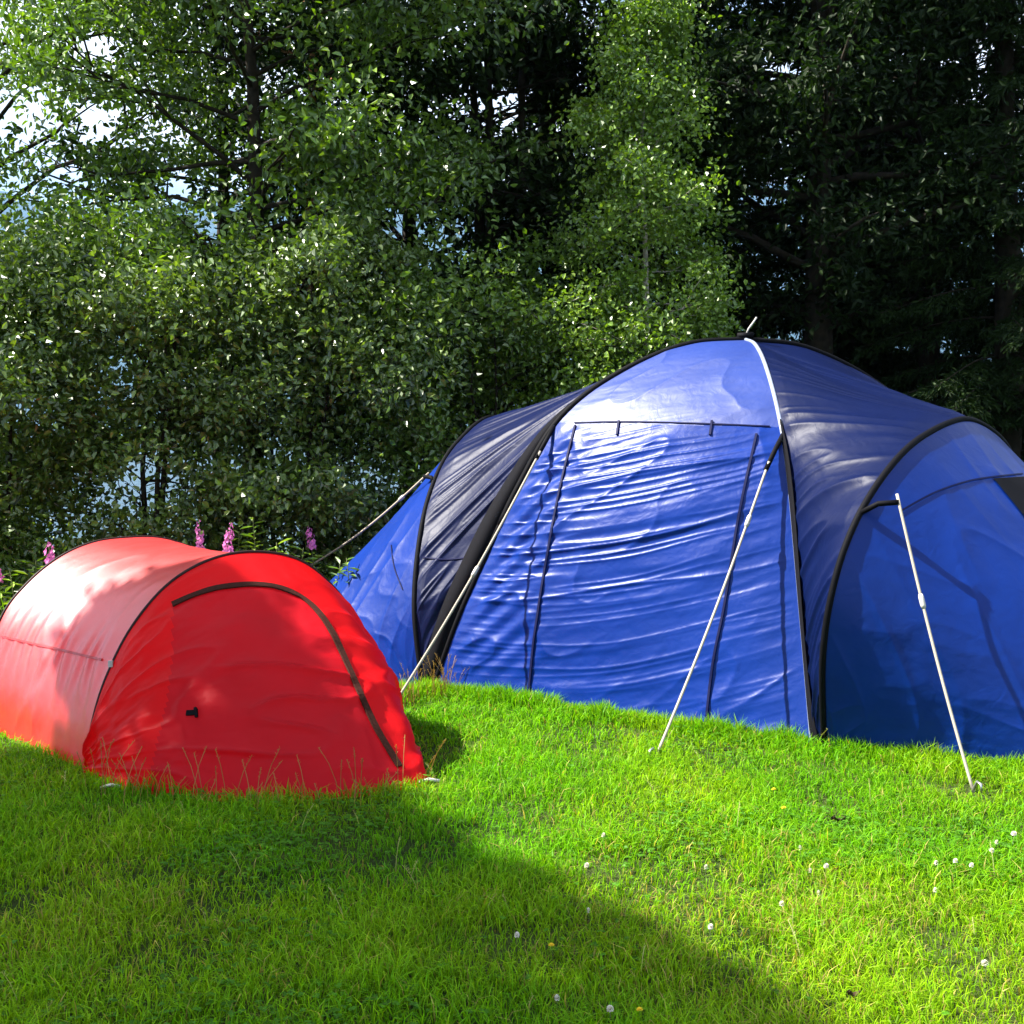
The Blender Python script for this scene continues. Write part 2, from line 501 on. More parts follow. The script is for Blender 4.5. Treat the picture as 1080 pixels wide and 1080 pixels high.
# back face
Gb = sheet(atz(PBR), atz(PBL), 30)
grid_mesh('rear_panel', displace(Gb, -.05 * np.sin(np.linspace(0, math.pi, 30))[None, :] * np.ones(Gb.shape[:2]), inner), M_NAVY, blue)

# navy bridges between dome poles and the wing hoops
def bridge(name, A, B, seed, inner_pt, nu=120, dirn=1):
    G = sheet(A, B, nu)
    nt_ = G.shape[0]
    u = np.linspace(0, 1, nu)[None, :]; t = np.linspace(0, 1, nt_)[:, None]
    ev = np.clip(u * (1 - u) * 10, 0, 1) * np.clip(t * (1 - t) * 30, 0, 1)
    qq = t * 26 + dirn * u * 3.0
    D = -.05 * (u * (1 - u) * 4) * np.clip(np.sin(t * math.pi), 0, 1) \
        + ev * (.020 * ridged(u * .6 + 3, qq * 1.3 + .3 * vnoise(u * 2, t * 9, seed + 2), seed) ** 3
                + .009 * ridged(u * .9, qq * 2.9 + .4 * vnoise(u * 2, t * 14, seed + 4), seed + 1) ** 3
                + .006 * (fbm(u * 4, t * 30, seed + 5, 3) - .5))
    G = displace(G, D, inner_pt)
    return grid_mesh(name, G, M_NAVY, blue)

NT = 561
rib_r = np.vstack([PR, PBR[::-1][1:]]); rib_l = np.vstack([PL, PBL[::-1][1:]])
DR, DL = resample(rib_r, NT), resample(rib_l, NT)
HR, HL = resample(RH, NT), resample(LH, NT)
_, rb_bvh = bridge('bridge_panel', DR, HR, 101, inner, dirn=-1)
_, lb_bvh = bridge('bridge_panel', DL, HL, 131, inner, dirn=1)

# sleeping wings: cloth from hoop down to a rounded footprint
def wing(H, outv, length, seed, power=.8, sag=.05, skew=0.0):
    n = len(H)
    a, b = H[0], H[-1]
    c = (a + b) / 2; hd = (b - a) / 2
    th = np.linspace(0, math.pi, n)
    cs, sn = np.cos(th), np.sin(th)
    N = c[None] - hd[None] * (np.sign(cs) * np.abs(cs) ** power)[:, None] + np.array(outv)[None] * (length * sn ** power)[:, None]
    N[:, 2] = 0.0
    G = sheet(H, N, 160)
    u = np.linspace(0, 1, 160)[None, :]; t = np.linspace(0, 1, n)[:, None]
    ev = np.clip(u * (1 - u) * 8, 0, 1) * np.clip(t * (1 - t) * 30, 0, 1)
    D = -sag * (u * (1 - u) * 4) * np.sin(t * math.pi) \
        + ev * (.010 * ridged(u * 3 + t * 9, t * 22 - u * 4, seed) ** 3 * vnoise(u * 3, t * 5, seed + 3)
                + .006 * (fbm(u * 9, t * 30, seed + 1, 3) - .5))
    D = D + ev * .007 * ridged(u * 2.0, t * 26 + u * 5, seed + 8) ** 3
    return displace(G, D, c + np.array((0, 0, .3))), N

Gr, NR = wing(HR, Vector((.87, -.50, 0)), 2.0, 161)
_, rw_bvh = grid_mesh('wing_panel', Gr, M_BLUE, blue)
Gl, NL = wing(HL, Vector((-.93, .36, 0)), 1.95, 181)
_, lw_bvh = grid_mesh('wing_panel', Gl, M_BLUE, blue)

def V3(a): return [Vector(p) for p in a]
# poles and sleeves
MB().tube(V3(resample(np.vstack([PL, PBR[::-1][1:]])[20:110], 70)), .021, 8).build('pole_sleeve', M_BLACK, blue)
MB().tube(V3(PL[:22]), .019, 8).build('pole_sleeve', M_BLACK, blue)
MB().tube(V3(PR), .0125, 8).build('pole', M_POLE, blue)
MB().tube(V3(PBL[::-1]), .0125, 8).build('pole', M_POLE, blue)
hr = MB().tube(V3(HR[::5]), .017, 8).build('hoop_sleeve', M_BLACK, blue)
hl = MB().tube(V3(HL[::5]), .017, 8).build('hoop_sleeve', M_BLACK, blue)
# black strips painting the shade in the valleys between dome and wing
def valley(A, B, i0, i1, w0, w1):
    mb = MB(); P, Q = [], []
    ks = list(range(i0, i1, 4))
    V, F = [], []
    for j, k in enumerate(ks):
        s = math.sin(math.pi * min(1, (j + 6) / (len(ks) + 5)))
        a, b = Vector(A[k]), Vector(B[k])
        d = b - a
        o_ = Vector(((a.x + b.x) / 2 - ctr.x, (a.y + b.y) / 2 - ctr.y, 0))
        n_ = d.cross(Vector((0, 0, 1))).normalized()
        if n_.dot(CAM - a) < 0: n_ = -n_
        w = min(w0, d.length)
        e = a + d.normalized() * min(d.length, w0 * (.35 + .65 * s))
        V += [a + n_ * .012, e + n_ * .014, e + n_ * .010, a + n_ * .008]
    for j in range(len(ks) - 1):
        for k in range(4):
            F.append((j * 4 + k, j * 4 + (k + 1) % 4, j * 4 + 4 + (k + 1) % 4, j * 4 + 4 + k))
    mb.add(V, F)
    return mb
valley(DR, HR, 4, 172, .10, 0).build('shade_strip', M_MESH_SHADE, blue)
valley(DL, HL, 4, 196, .17, 0).build('shade_strip', M_MESH_SHADE, blue)

# door zips, seams, tabs, and one painted guy-line shadow
def band(bvh, pts, w, name, m, parent, n=50, t=.004, off=.003):
    P, N = cast_line(bvh, pts, n)
    if len(P) < 3: return None
    return MB().strip(P, N, w, t, off).build(name, m, parent, smooth=False)
band(front_bvh, [(607, 449), (590, 520), (575, 600), (563, 680), (557, 745)], .015, 'zip', M_SEAM, blue, t=.008)
band(front_bvh, [(798, 458), (780, 540), (764, 640), (752, 700), (744, 772)], .014, 'zip', M_SEAM, blue, t=.008)
band(front_bvh, [(606, 446), (660, 445), (740, 447), (812, 450)], .008, 'seam', M_SEAM, blue, n=80, t=.004)
for tx in (653, 751):
    band(front_bvh, [(tx, 444), (tx - 1, 452), (tx - 2, 459)], .014, 'toggle_tab', M_SEAM, blue, n=8, t=.008)
band(rw_bvh, [(948, 540), (985, 520), (1020, 508), (1050, 503), (1078, 500)], .010, 'seam', M_SEAM, blue, t=.003)
band(lw_bvh, [(413, 575), (416, 598), (425, 622)], .008, 'seam', M_SEAM, blue, n=12, t=.003)  # painted shadow of the guy line, drawn as a dark band
band(lb_bvh, [(446, 588), (470, 590), (494, 588)], .010, 'seam', M_SEAM, blue, n=20, t=.003)
# mesh window on the right wing
wp, wn = [], []
for a, b in [(1047, 505), (1085, 503), (1125, 560), (1100, 570)]:
    h = cast(rw_bvh, a, b)
    if h: wp.append(h[0]); wn.append(h[1])
if len(wp) == 4:
    Vw, Fw = [], []
    K = 8
    for i in range(K + 1):
        for j in range(K + 1):
            u, v = i / K, j / K
            px = (1047 * (1 - u) + 1085 * u) * (1 - v) + (1100 * (1 - u) + 1125 * u) * v
            py = (505 * (1 - u) + 503 * u) * (1 - v) + (570 * (1 - u) + 560 * u) * v
            h = cast(rw_bvh, px, py)
            if h is None: h = (wp[0], wn[0])
            Vw.append(h[0] + h[1] * .006)
    Fw = [(i * (K + 1) + j, (i + 1) * (K + 1) + j, (i + 1) * (K + 1) + j + 1, i * (K + 1) + j + 1) for i in range(K) for j in range(K)]
    MB().add(Vw, Fw).build('mesh_window', M_MESH_SHADE, blue)

# crown fitting where the poles cross, with its loose tie
ap = APEX + Vector((0, 0, .02))
MB().tube([ap + Vector((-.05, 0, 0)), ap + Vector((.05, 0, .006))], .022, 8).build('pole_cross_fitting', M_BLACK, blue)
MB().tube([ap, ap + Vector((.02, -.01, .05)), ap + Vector((.05, -.01, .09)), ap + Vector((.07, .0, .12))], .006, 6).build('tie_cord', M_WHITEPL, blue)

# guy lines: webbing strap, dark loop at the pole, slider, peg
def guy(a_px, a_depth, b_px, parent, loop_from, slide=.35, r=.0074, b_ground=True, b_depth=None):
    A = at_depth(a_px[0], a_px[1], a_depth)
    B = ground(b_px[0], b_px[1]) if b_ground else at_depth(b_px[0], b_px[1], b_depth)
    pts = []
    for i in range(21):
        f = i / 20
        p_ = A.lerp(B, f); p_.z -= .045 * math.sin(math.pi * f)
        pts.append(p_)
    g = MB().tube(pts, r, 8).build('guy_line', M_ROPE, parent)
    MB().tube([Vector(loop_from), (Vector(loop_from) + A) / 2, A.lerp(B, .03)], .015, 6).build('loop', M_BLACK, g)
    k = int(20 * slide)
    d = (pts[k + 1] - pts[k]).normalized()
    MB().tube([pts[k] - d * .035, pts[k] - d * .02, pts[k] + d * .02, pts[k] + d * .035], [.010, .0135, .0135, .010], 8).build('slider', M_WHITEPL, g)
    pb = Vector((B.x, B.y, 0))
    dh = Vector((B.x - A.x, B.y - A.y, 0)).normalized()
    MB().tube([pb - dh * .06 + Vector((0, 0, -.10)), pb + Vector((0, 0, .02)), pb + dh * .02 + Vector((0, 0, .055)), pb + dh * .045 + Vector((0, 0, .05)), pb + dh * .05 + Vector((0, 0, .02))], .006, 6).build('peg', M_STEEL, g)
    return g
i_l = int(np.argmin(np.abs(PL[:, 2] - 1.62))); i_r = int(np.argmin(np.abs(PR[:, 2] - 1.58)))
guy((570, 476), PL[i_l][1] - .18, (411, 750), blue, PL[i_l], .46)
guy((811, 487), PR[i_r][1] - .16, (691, 800), blue, PR[i_r], .22)
ir = 60 - 22
pk = min(range(24, 140), key=lambda k: abs(project(HR[k])[0] - 938))
guy((946, 521), HR[pk][1] - .06, (1027, 836), blue, HR[pk], .37)
pk2 = min(range(24, 163), key=lambda k: abs(project(HL[k])[1] - 492))
guy((452, 499), HL[pk2][1] + .05, (325, 598), blue, HL[pk2], .22, b_ground=False, b_depth=HL[pk2][1] + 1.3)

# ------------------------------------------------------------------ the red tent
red = thing('popup_tent', 'small red pop-up tent with curved dark zip, standing in front of the trees', 'tent', (-1.6, 6.5, 0))
R0 = ground(90, 812)
hd1 = Vector((.85, .53, 0)).normalized()
n1 = Vector((hd1.y, -hd1.x, 0))
h1px = [(97, 765), (112, 715), (140, 660), (180, 614), (228, 588), (275, 582), (318, 592), (354, 622), (380, 660), (394, 695)]
h1 = [R0] + [on_plane(a, b, R0, n1) for a, b in h1px]
last = h1[-1]
h1.append(Vector((last.x - .0 + .02 * hd1.x, last.y + .02 * hd1.y, .18)))
h1.append(Vector((last.x - .01, last.y, 0)))
H1 = resample(h1, 141)
B0 = Vector((-2.82, 6.50, 0)); hd2 = Vector((.72, .69, 0)).normalized(); n2 = Vector((hd2.y, -hd2.x, 0))
h2px = [(1, 652), (28, 616), (62, 588), (98, 572), (134, 567)]
h2 = [B0, B0 + Vector((0.0, 0.0, .28))] + [on_plane(a, b, B0, n2) for a, b in h2px]
s0 = (h2[-1] - B0).dot(hd2)
h2 += [p_ + hd2 * (2 * (s0 - (p_ - B0).dot(hd2))) for p_ in h2[:-1]][::-1]
H2 = resample(h2, 141)
NU = 140
G = sheet(H1, H2, NU)
u = np.linspace(0, 1, NU)[None, :]; t = np.linspace(0, 1, 141)[:, None]
ev = np.clip(u * (1 - u) * 12, 0, 1) * np.clip(t * 20, 0, 1)
D = -.035 * (u * (1 - u) * 4) * np.sin(t * math.pi) + ev * (
    .010 * ridged(u * 5 + t * 6, t * 7 - u * 3, 201) ** 3 * vnoise(u * 4, t * 6, 205)
    + .006 * np.sin(u * 70 + 4 * vnoise(u * 8, t * 10, 208)) * np.exp(-((t - .17) / .06) ** 2)
    + .008 * (fbm(u * 9, t * 16, 206, 3) - .5))
rin = np.array((-1.9, 6.6, .4))
G = displace(G, D, rin)
_, roof_bvh = grid_mesh('roof_panel', G, M_RED, red)
# rear end
th = np.linspace(0, math.pi, 141)
cc = (H2[0] + H2[-1]) / 2; hh = (H2[-1] - H2[0]) / 2
N2 = cc[None] - hh[None] * np.cos(th)[:, None] + np.array((-.62, .72, 0))[None] * (.55 * np.sin(th))[:, None]
N2[:, 2] = 0
grid_mesh('rear_panel', sheet(H2, N2, 40), M_RED, red)
# front panel from the hoop to the pegged nose
npx = [(90, 814), (107, 828), (150, 838), (200, 843), (270, 847), (340, 845), (398, 838), (436, 831), (453, 826)]
nose = [ground(a, b) for a, b in npx]
nose += [nose[-1].lerp(Vector(H1[-1]), .35) + Vector((.03, -.02, 0)), nose[-1].lerp(Vector(H1[-1]), .7), Vector(H1[-1])]
for q_ in nose: q_.z = 0
NS = resample(nose, 141)
# match the nose points to the hoop so the panel lines fall outwards
sN = np.linspace(0, 1, 141); 
G = sheet(H1, NS, 150)
u = np.linspace(0, 1, 150)[None, :]; t = np.linspace(0, 1, 141)[:, None]
ev = np.clip(u * (1 - u) * 10, 0, 1) * np.clip(t * (1 - t) * 25, 0, 1)
D = .07 * (u * (1 - u) * 4) * np.sin(t * math.pi) + ev * (
    .034 * ridged(t * 22 + u * 1.5, u * 1.1, 231) ** 3 * np.clip(.1 + u, 0, 1) * vnoise(t * 8, u * 2, 236)
    + .040 * ridged(t * 6 + u * 3, u * 9 - t * 5, 237) ** 4 * vnoise(t * 5, u * 4, 239)
    + .034 * (fbm(t * 14, u * 9, 233, 4) - .5)) \
    + .016 * np.exp(-((t - .10) / .07) ** 2) * np.sin(u * 5 + t * 90) * ev * u
G = displace(G, D, rin)
_, rf_bvh = grid_mesh('front_panel', G, M_REDFRONT, red)
fp = [o_ for o_ in red.children if o_.name.startswith('front_panel')][0]
DOOR = [(182, 638), (205, 628), (232, 620), (270, 617), (300, 622), (328, 638), (350, 667), (370, 710), (395, 765), (421, 809), (420, 860), (150, 860), (162, 800), (176, 740), (182, 690)]
idx = np.arange(141 * 150).reshape(141, 150)
Fd = np.stack([idx[:-1, :-1].ravel(), idx[:-1, 1:].ravel(), idx[1:, 1:].ravel(), idx[1:, :-1].ravel()], 1)
Vd = G.reshape(-1, 3)
def in_door(c_):
    px_, py_ = project(c_); r_ = np.zeros(len(px_), bool)
    for i in range(len(DOOR)):
        x1, y1 = DOOR[i]; x2, y2 = DOOR[(i + 1) % len(DOOR)]
        r_ ^= ((y1 > py_) != (y2 > py_)) & (px_ < (x2 - x1) * (py_ - y1) / (y2 - y1 + 1e-12) + x1)
    return r_
ins = in_door(Vd[Fd].mean(1))
bpy.data.objects.remove(fp)
def sub_mesh(name, F_, m_):
    us, inv = np.unique(F_, return_inverse=True)
    return mesh_np(name, Vd[us], inv.reshape(-1, 4), m_, red, smooth=True)
sub_mesh('front_panel', Fd[~ins], M_REDFRONT)
sub_mesh('door', Fd[ins], M_REDLINER)
MB().tube(V3(H1[::2]), .0085, 8).build('hoop_edging', M_BROWN, red)
MB().tube(V3(H2[::2]), .0085, 8).build('hoop_edging', M_BROWN, red)
band(rf_bvh, [(182, 638), (205, 628), (232, 620), (270, 617), (300, 622), (328, 638), (350, 667), (370, 710), (395, 765), (421, 809)], .033, 'zip', M_ZIP, red, n=90, t=.007)
band(roof_bvh, [(2, 671), (40, 680), (75, 688), (108, 696)], .012, 'seam', M_REDSEAM, red, t=.004)
band(rf_bvh, [(197, 752), (203, 752), (209, 751)], .026, 'tag', M_BLACK, red, n=6, t=.006)
band(rf_bvh, [(207, 747), (208, 752), (208, 757)], .012, 'tag_loop', M_BLACK, red, n=6, t=.014)
for a, b in ((113, 697), (395, 690)):
    i = min(range(141), key=lambda k: (project(H1[k])[0] - a) ** 2 + (project(H1[k])[1] - b) ** 2)
    MB().box(Vector(H1[i]) + Vector((-.004, -.014, 0)), (.022, .012, .03)).build('hoop_clip', M_WHITEPL, red, smooth=False)
for a, b in ((116, 836), (452, 830)):
    g0 = ground(a, b)
    MB().tube([g0 + Vector((-.045, .02, .015)), g0 + Vector((0, 0, .035)), g0 + Vector((.05, -.01, .03))], .008, 6).build('peg', M_WHITEPL, red)

# ------------------------------------------------------------------ grass
def in_poly(x, y, poly):
    inside = np.zeros(x.shape, bool)
    n_ = len(poly)
    for i in range(n_):
        x1, y1 = poly[i][:2]; x2, y2 = poly[(i + 1) % n_][:2]
        c_ = ((y1 > y) != (y2 > y)) & (x < (x2 - x1) * (y - y1) / (y2 - y1 + 1e-12) + x1)
        inside ^= c_
    return inside
FOOT = [[FL, FR, BR, BL], [tuple(p) for p in NR[::14]] , [tuple(p) for p in NL[::14]],
        [tuple(p) for p in NS[::6]] + [tuple(p) for p in N2[::-6]]]
def free(x, y):
    f = np.ones(x.shape, bool)
    for poly in FOOT: f &= ~in_poly(x, y, poly)
    return f

def blades(name, X, Y, Hh, W, lean, col, label_kind='stuff', mat_=None):
    n_ = len(X)
    az = rng.uniform(0, 2 * math.pi, n_); la = rng.uniform(0, 2 * math.pi, n_)
    sx, sy = np.cos(az) * W / 2, np.sin(az) * W / 2
    dx, dy = np.cos(la) * lean * Hh, np.sin(la) * lean * Hh
    Z = height(X, Y)
    V = np.zeros((n_, 5, 3), np.float32)
    V[:, 0] = np.stack([X - sx, Y - sy, Z - .005], 1); V[:, 1] = np.stack([X + sx, Y + sy, Z - .005], 1)
    mx2, my2, mz2 = X + dx * .35, Y + dy * .35, Z + Hh * .6
    V[:, 2] = np.stack([mx2 + sx * .8, my2 + sy * .8, mz2], 1); V[:, 3] = np.stack([mx2 - sx * .8, my2 - sy * .8, mz2], 1)
    V[:, 4] = np.stack([X + dx, Y + dy, Z + Hh * np.sqrt(np.clip(1 - lean ** 2 * .5, .15, 1))], 1)
    base = (np.arange(n_) * 5)[:, None]
    F = np.concatenate([base + [0, 1, 2], base + [0, 2, 3], base + [3, 2, 4]])
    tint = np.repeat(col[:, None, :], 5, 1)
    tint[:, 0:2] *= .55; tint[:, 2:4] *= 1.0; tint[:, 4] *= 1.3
    o_ = mesh_np(name, V.reshape(-1, 3), F, mat_ or M_GRASS, tint=tint.reshape(-1, 3))
    return tag(o_, kind=label_kind)

def lawn_colour(X, Y):
    n_ = len(X)
    a = fbm(X * 1.3, Y * 1.3, 71, 4); b = fbm(X * 4, Y * 4, 75, 3)
    g = np.array((.108, .315, .004)); yl = np.array((.255, .415, .008)); dk = np.array((.062, .185, .003)); dry = np.array((.40, .33, .09))
    k = np.clip((a - .30) * 1.9 + rng.normal(0, .22, n_), 0, 1)[:, None]
    c_ = g * (1 - k) + yl * k
    kd = np.clip((b - .52) * 1.6 + rng.normal(0, .2, n_), 0, 1)[:, None]
    c_ = c_ * (1 - kd * .5) + dk * kd * .5
    bare = np.exp(-(((X - .85) / .5) ** 2 + ((Y - 4.0) / .45) ** 2)) * .22 + .035 + .10 * np.clip((a - .60) * 5, 0, 1)
    d_ = (rng.random(n_) < bare)[:, None]
    c_ = np.where(d_, dry * rng.uniform(.6, 1.1, (n_, 1)), c_)
    return c_ * rng.uniform(.6, 1.3, (n_, 1))

def scatter(y0, y1, dens, marg=.6, xl=None):
    """roots over the trapezoid the camera can see, plus a margin each side"""
    out_x, out_y = [], []
    for a in np.arange(y0, y1, .5):
        b_ = min(a + .5, y1)
        half = .43 * b_ + marg
        k = int(dens * (b_ - a) * 2 * half)
        out_x.append(rng.uniform(-half, half, k)); out_y.append(rng.uniform(a, b_, k))
    X, Y = np.concatenate(out_x), np.concatenate(out_y)
    f = free(X, Y)
    return X[f], Y[f]

def lawn(y0, y1, dens, w, marg=.6):
    X, Y = scatter(y0, y1, dens, marg)
    tuft = fbm(X * 3.0, Y * 3.0, 81, 3)
    keep = rng.random(len(X)) < np.clip(.45 + 1.3 * (tuft - .25), .3, 1)
    X, Y, tuft = X[keep], Y[keep], tuft[keep]
    H_ = (.018 + .062 * np.clip(tuft, 0, 1)) * rng.uniform(.5, 1.6, len(X)) 
    ln = np.clip(rng.beta(2, 1.8, len(X)) * 1.5, .1, 1.3)
    return X, Y, H_, w * rng.uniform(.7, 1.4, len(X)), ln
parts = [lawn(2.2, 4.0, 12000, .0038), lawn(4.0, 6.0, 8500, .0044), lawn(6.0, 9.0, 5000, .0056), lawn(9.0, 15.0, 700, .011, 2.0)]
X, Y, H_, W_, ln = [np.concatenate([p_[k] for p_ in parts]) for k in range(5)]
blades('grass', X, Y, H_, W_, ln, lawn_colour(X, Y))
# meadow further out, to the sides and behind the camera
k = 60000
X = rng.uniform(-14, 14, k); Y = rng.uniform(-6, 14, k)
f = (np.abs(X) > .43 * np.maximum(Y, 0) + .5) & free(X, Y)
X, Y = X[f], Y[f]
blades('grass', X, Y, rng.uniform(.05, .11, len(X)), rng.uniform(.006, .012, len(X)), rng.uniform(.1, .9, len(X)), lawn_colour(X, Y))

# longer unmown grass along the tent skirts and under the tree line
def along(P, n_, spread, out_dir):
    i = rng.uniform(0, len(P) - 1.001, n_); k = i.astype(int); fr = (i - k)[:, None]
    Q = P[k] * (1 - fr) + P[k + 1] * fr
    return Q[:, 0] + np.abs(rng.normal(0, spread, n_)) * out_dir[0], Q[:, 1] + np.abs(rng.normal(0, spread, n_)) * out_dir[1]
sk = np.array([tuple(FL), tuple(FR)])
ax, ay = along(sk, 6500, .09, (-.57, -.82))
bx, by = along(NR[4:140], 3000, .08, (-.5, -.85))
cx, cy = along(NS[4:115], 500, .05, (0, -1))
dx_, dy_ = along(np.array([(-.75, 7.1, 0), (-.4, 7.6, 0)]), 1500, .22, (-.3, -.6))
X = np.concatenate([ax, bx, cx, dx_]); Y = np.concatenate([ay, by, cy, dy_])
f = free(X, Y); X, Y = X[f], Y[f]
tall = fbm(X * 5, Y * 5, 91, 2)
blades('tall_grass', X, Y, (.035 + .085 * tall) * rng.uniform(.6, 1.4, len(X)), rng.uniform(.004, .007, len(X)), rng.uniform(.1, .8, len(X)), lawn_colour(X, Y) * .85)

# straw-coloured seed stalks: by the red tent, between the tents and in the shaded lawn
def stalks(name, X, Y, hmin, hmax, col, label=None):
    mbV, mbF, cols = [], [], []
    for x, y in zip(X, Y):
        h_ = random.uniform(hmin, hmax); a = random.uniform(0, 6.28); ln_ = random.uniform(.1, .55) * h_
        z0 = float(height(x, y))
        pts = [Vector((x + math.cos(a) * ln_ * s * s, y + math.sin(a) * ln_ * s * s, z0 + h_ * s)) for s in (0, .35, .7, 1)]
        wv = .0013
        b_ = len(mbV)
        for q_ in pts: mbV += [q_ + Vector((-wv, 0, 0)), q_ + Vector((wv, 0, 0)), q_ + Vector((0, wv * 1.6, 0))]
        for i in range(3):
            for j in range(3):
                a0, a1 = b_ + i * 3 + j, b_ + i * 3 + (j + 1) % 3
                mbF += [(a0, a1, a1 + 3), (a0, a1 + 3, a0 + 3)]
        tip = pts[-1]; d_ = (pts[-1] - pts[-2]).normalized()
        for k_ in range(14):
            c0 = tip - d_ * random.uniform(0, .05)
            e_ = c0 + Vector((random.uniform(-1, 1), random.uniform(-1, 1), random.uniform(.1, 1.2))).normalized() * random.uniform(.006, .016)
            s_ = Vector((random.uniform(-1, 1), random.uniform(-1, 1), 0)).normalized() * .002
            b_ = len(mbV); mbV += [c0, (c0 + e_) / 2 + s_, e_]; mbF.append((b_, b_ + 1, b_ + 2))
    cl = np.tile(np.array(col), (len(mbV), 1)) * rng.uniform(.8, 1.2, (len(mbV), 1))
    return tag(mesh_np(name, np.array([tuple(v) for v in mbV]), np.array(mbF), M_GRASS, tint=cl), kind='stuff')
ax, ay = along(NS[10:110], 70, .10, (.1, -1)); bx, by = along(np.array([(-.85, 6.6, 0), (-.25, 7.5, 0)]), 90, .10, (-.3, -.4))
X = np.concatenate([ax, bx]); Y = np.concatenate([ay, by]); f = free(X, Y)
stalks('seed_grass', X[f], Y[f], .08, .26, (.33, .22, .08))
k = 60
X = rng.uniform(-2.5, 2.5, k); Y = rng.uniform(3.2, 6.2, k); f = free(X, Y)
stalks('seed_grass', X[f], Y[f], .06, .14, (.42, .42, .18))

# ------------------------------------------------------------------ leaves and trees
def leaf_mesh(P, A, N, length, width, fold=.25):
    """P base points, A unit axis, N unit normal (made perpendicular); six points, four triangles a leaf"""
    N = N - A * np.sum(N * A, 1, keepdims=True); N /= np.linalg.norm(N, axis=1, keepdims=True) + 1e-9
    S = np.cross(A, N)
    l_ = length[:, None]; w_ = width[:, None]
    V = np.zeros((len(P), 6, 3), np.float32)
    V[:, 0] = P
    V[:, 1] = P + A * l_ * .35 + S * w_ * .5 + N * w_ * fold
    V[:, 2] = P + A * l_ * .72 + S * w_ * .36 + N * w_ * fold * .5
    V[:, 3] = P + A * l_ - N * l_ * .12
    V[:, 4] = P + A * l_ * .72 - S * w_ * .36 + N * w_ * fold * .5
    V[:, 5] = P + A * l_ * .35 - S * w_ * .5 + N * w_ * fold
    b_ = (np.arange(len(P)) * 6)[:, None]
    F = np.concatenate([b_ + [0, 1, 3], b_ + [1, 2, 3], b_ + [0, 3, 5], b_ + [5, 3, 4]])
    return V.reshape(-1, 3), F

def unit(a): return a / (np.linalg.norm(a, axis=-1, keepdims=True) + 1e-9)

# openings in the canopy (pixel x, y, rx, ry in the photograph): boughs there carry few leaves
GAPS = [(105, 130, 24, 30), (222, 245, 22, 24), (150, 510, 50, 34), (60, 180, 30, 18), (100, 48, 40, 20),
        (425, 240, 30, 24), (540, 110, 24, 26), (612, 80, 10, 34), (705, 150, 0, 0), (575, 285, 14, 14), (1035, 60, 13, 40), (1072, 205, 16, 14),
        (325, 300, 20, 34), (190, 200, 26, 26), (830, 75, 26, 14)]
def gap_keep(P, strength=.93):
    x, y = project(P)
    keep = np.ones(len(P), bool)
    for gx_, gy_, rx, ry in GAPS:
        if rx == 0: continue
        d_ = ((x - gx_) / rx) ** 2 + ((y - gy_) / ry) ** 2
        d_ = np.sqrt(d_) + .9 * (vnoise(P[:, 0] * 5, P[:, 2] * 5 + P[:, 1] * 2, 55) - .5)
        keep &= ~(rng.random(len(P)) < np.clip(1.6 * (1.1 - d_), 0, strength))
    return keep

def leaves_at(name, centers, per, spread, lsize, ratio, pal, parent, mat_=None, up=.6, droop=.25, gaps=True, trunk_xy=None, flat=.75):
    cen = np.repeat(np.array(centers), per, 0)
    n_ = len(cen)
    ci = np.repeat(np.arange(len(centers)), per)
    off = rng.normal(0, 1, (n_, 3)) * (spread * rng.uniform(.28, 1.0, len(centers)))[ci][:, None]; off[:, 2] *= flat
    P = cen + off
    A = unit(off * .6 + rng.normal(0, .25, (n_, 3)) - np.array((0, 0, droop * spread)))
    ax_ = parent.location
    o2 = P - np.array((ax_.x, ax_.y, 0)); o2[:, 2] = 0
    N = unit(rng.normal(0, .55, (n_, 3)) + np.array((0, 0, up * .7)) + unit(o2) * .45 + np.array((SUN.x, SUN.y, 0)) * .25)
    if gaps:
        k_ = gap_keep(P); P, A, N, ci = P[k_], A[k_], N[k_], ci[k_]; n_ = len(P)
    P[:, 2] = np.maximum(P[:, 2], .03)
    ln_ = lsize * rng.uniform(.6, 1.25, n_)
    V, F = leaf_mesh(P.astype(np.float32), A, N, ln_, ln_ * ratio * rng.uniform(.85, 1.15, n_))
    pal = np.array(pal)
    kc = rng.random(len(centers))[ci] * .5 + rng.random(n_) * .5
    x_ = kc * (len(pal) - 1); i_ = np.minimum(x_.astype(int), len(pal) - 2); f_ = (x_ - i_)[:, None]
    col = (pal[i_] * (1 - f_) + pal[i_ + 1] * f_) * rng.uniform(.75, 1.25, (n_, 1))
    return mesh_np(name, V, F, mat_ or M_LEAF, parent, tint=np.repeat(col, 6, 0))

PAL_ALDER = [(.022, .050, .005), (.075, .150, .010), (.175, .280, .020)]
PAL_WILLOW = [(.055, .105, .010), (.115, .200, .018), (.200, .300, .034)]
PAL_BIRCH = [(.052, .108, .008), (.112, .205, .012), (.200, .305, .020)]
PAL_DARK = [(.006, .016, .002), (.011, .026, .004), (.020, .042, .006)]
PAL_BUSH = [(.026, .052, .008), (.072, .128, .016), (.165, .240, .034)]

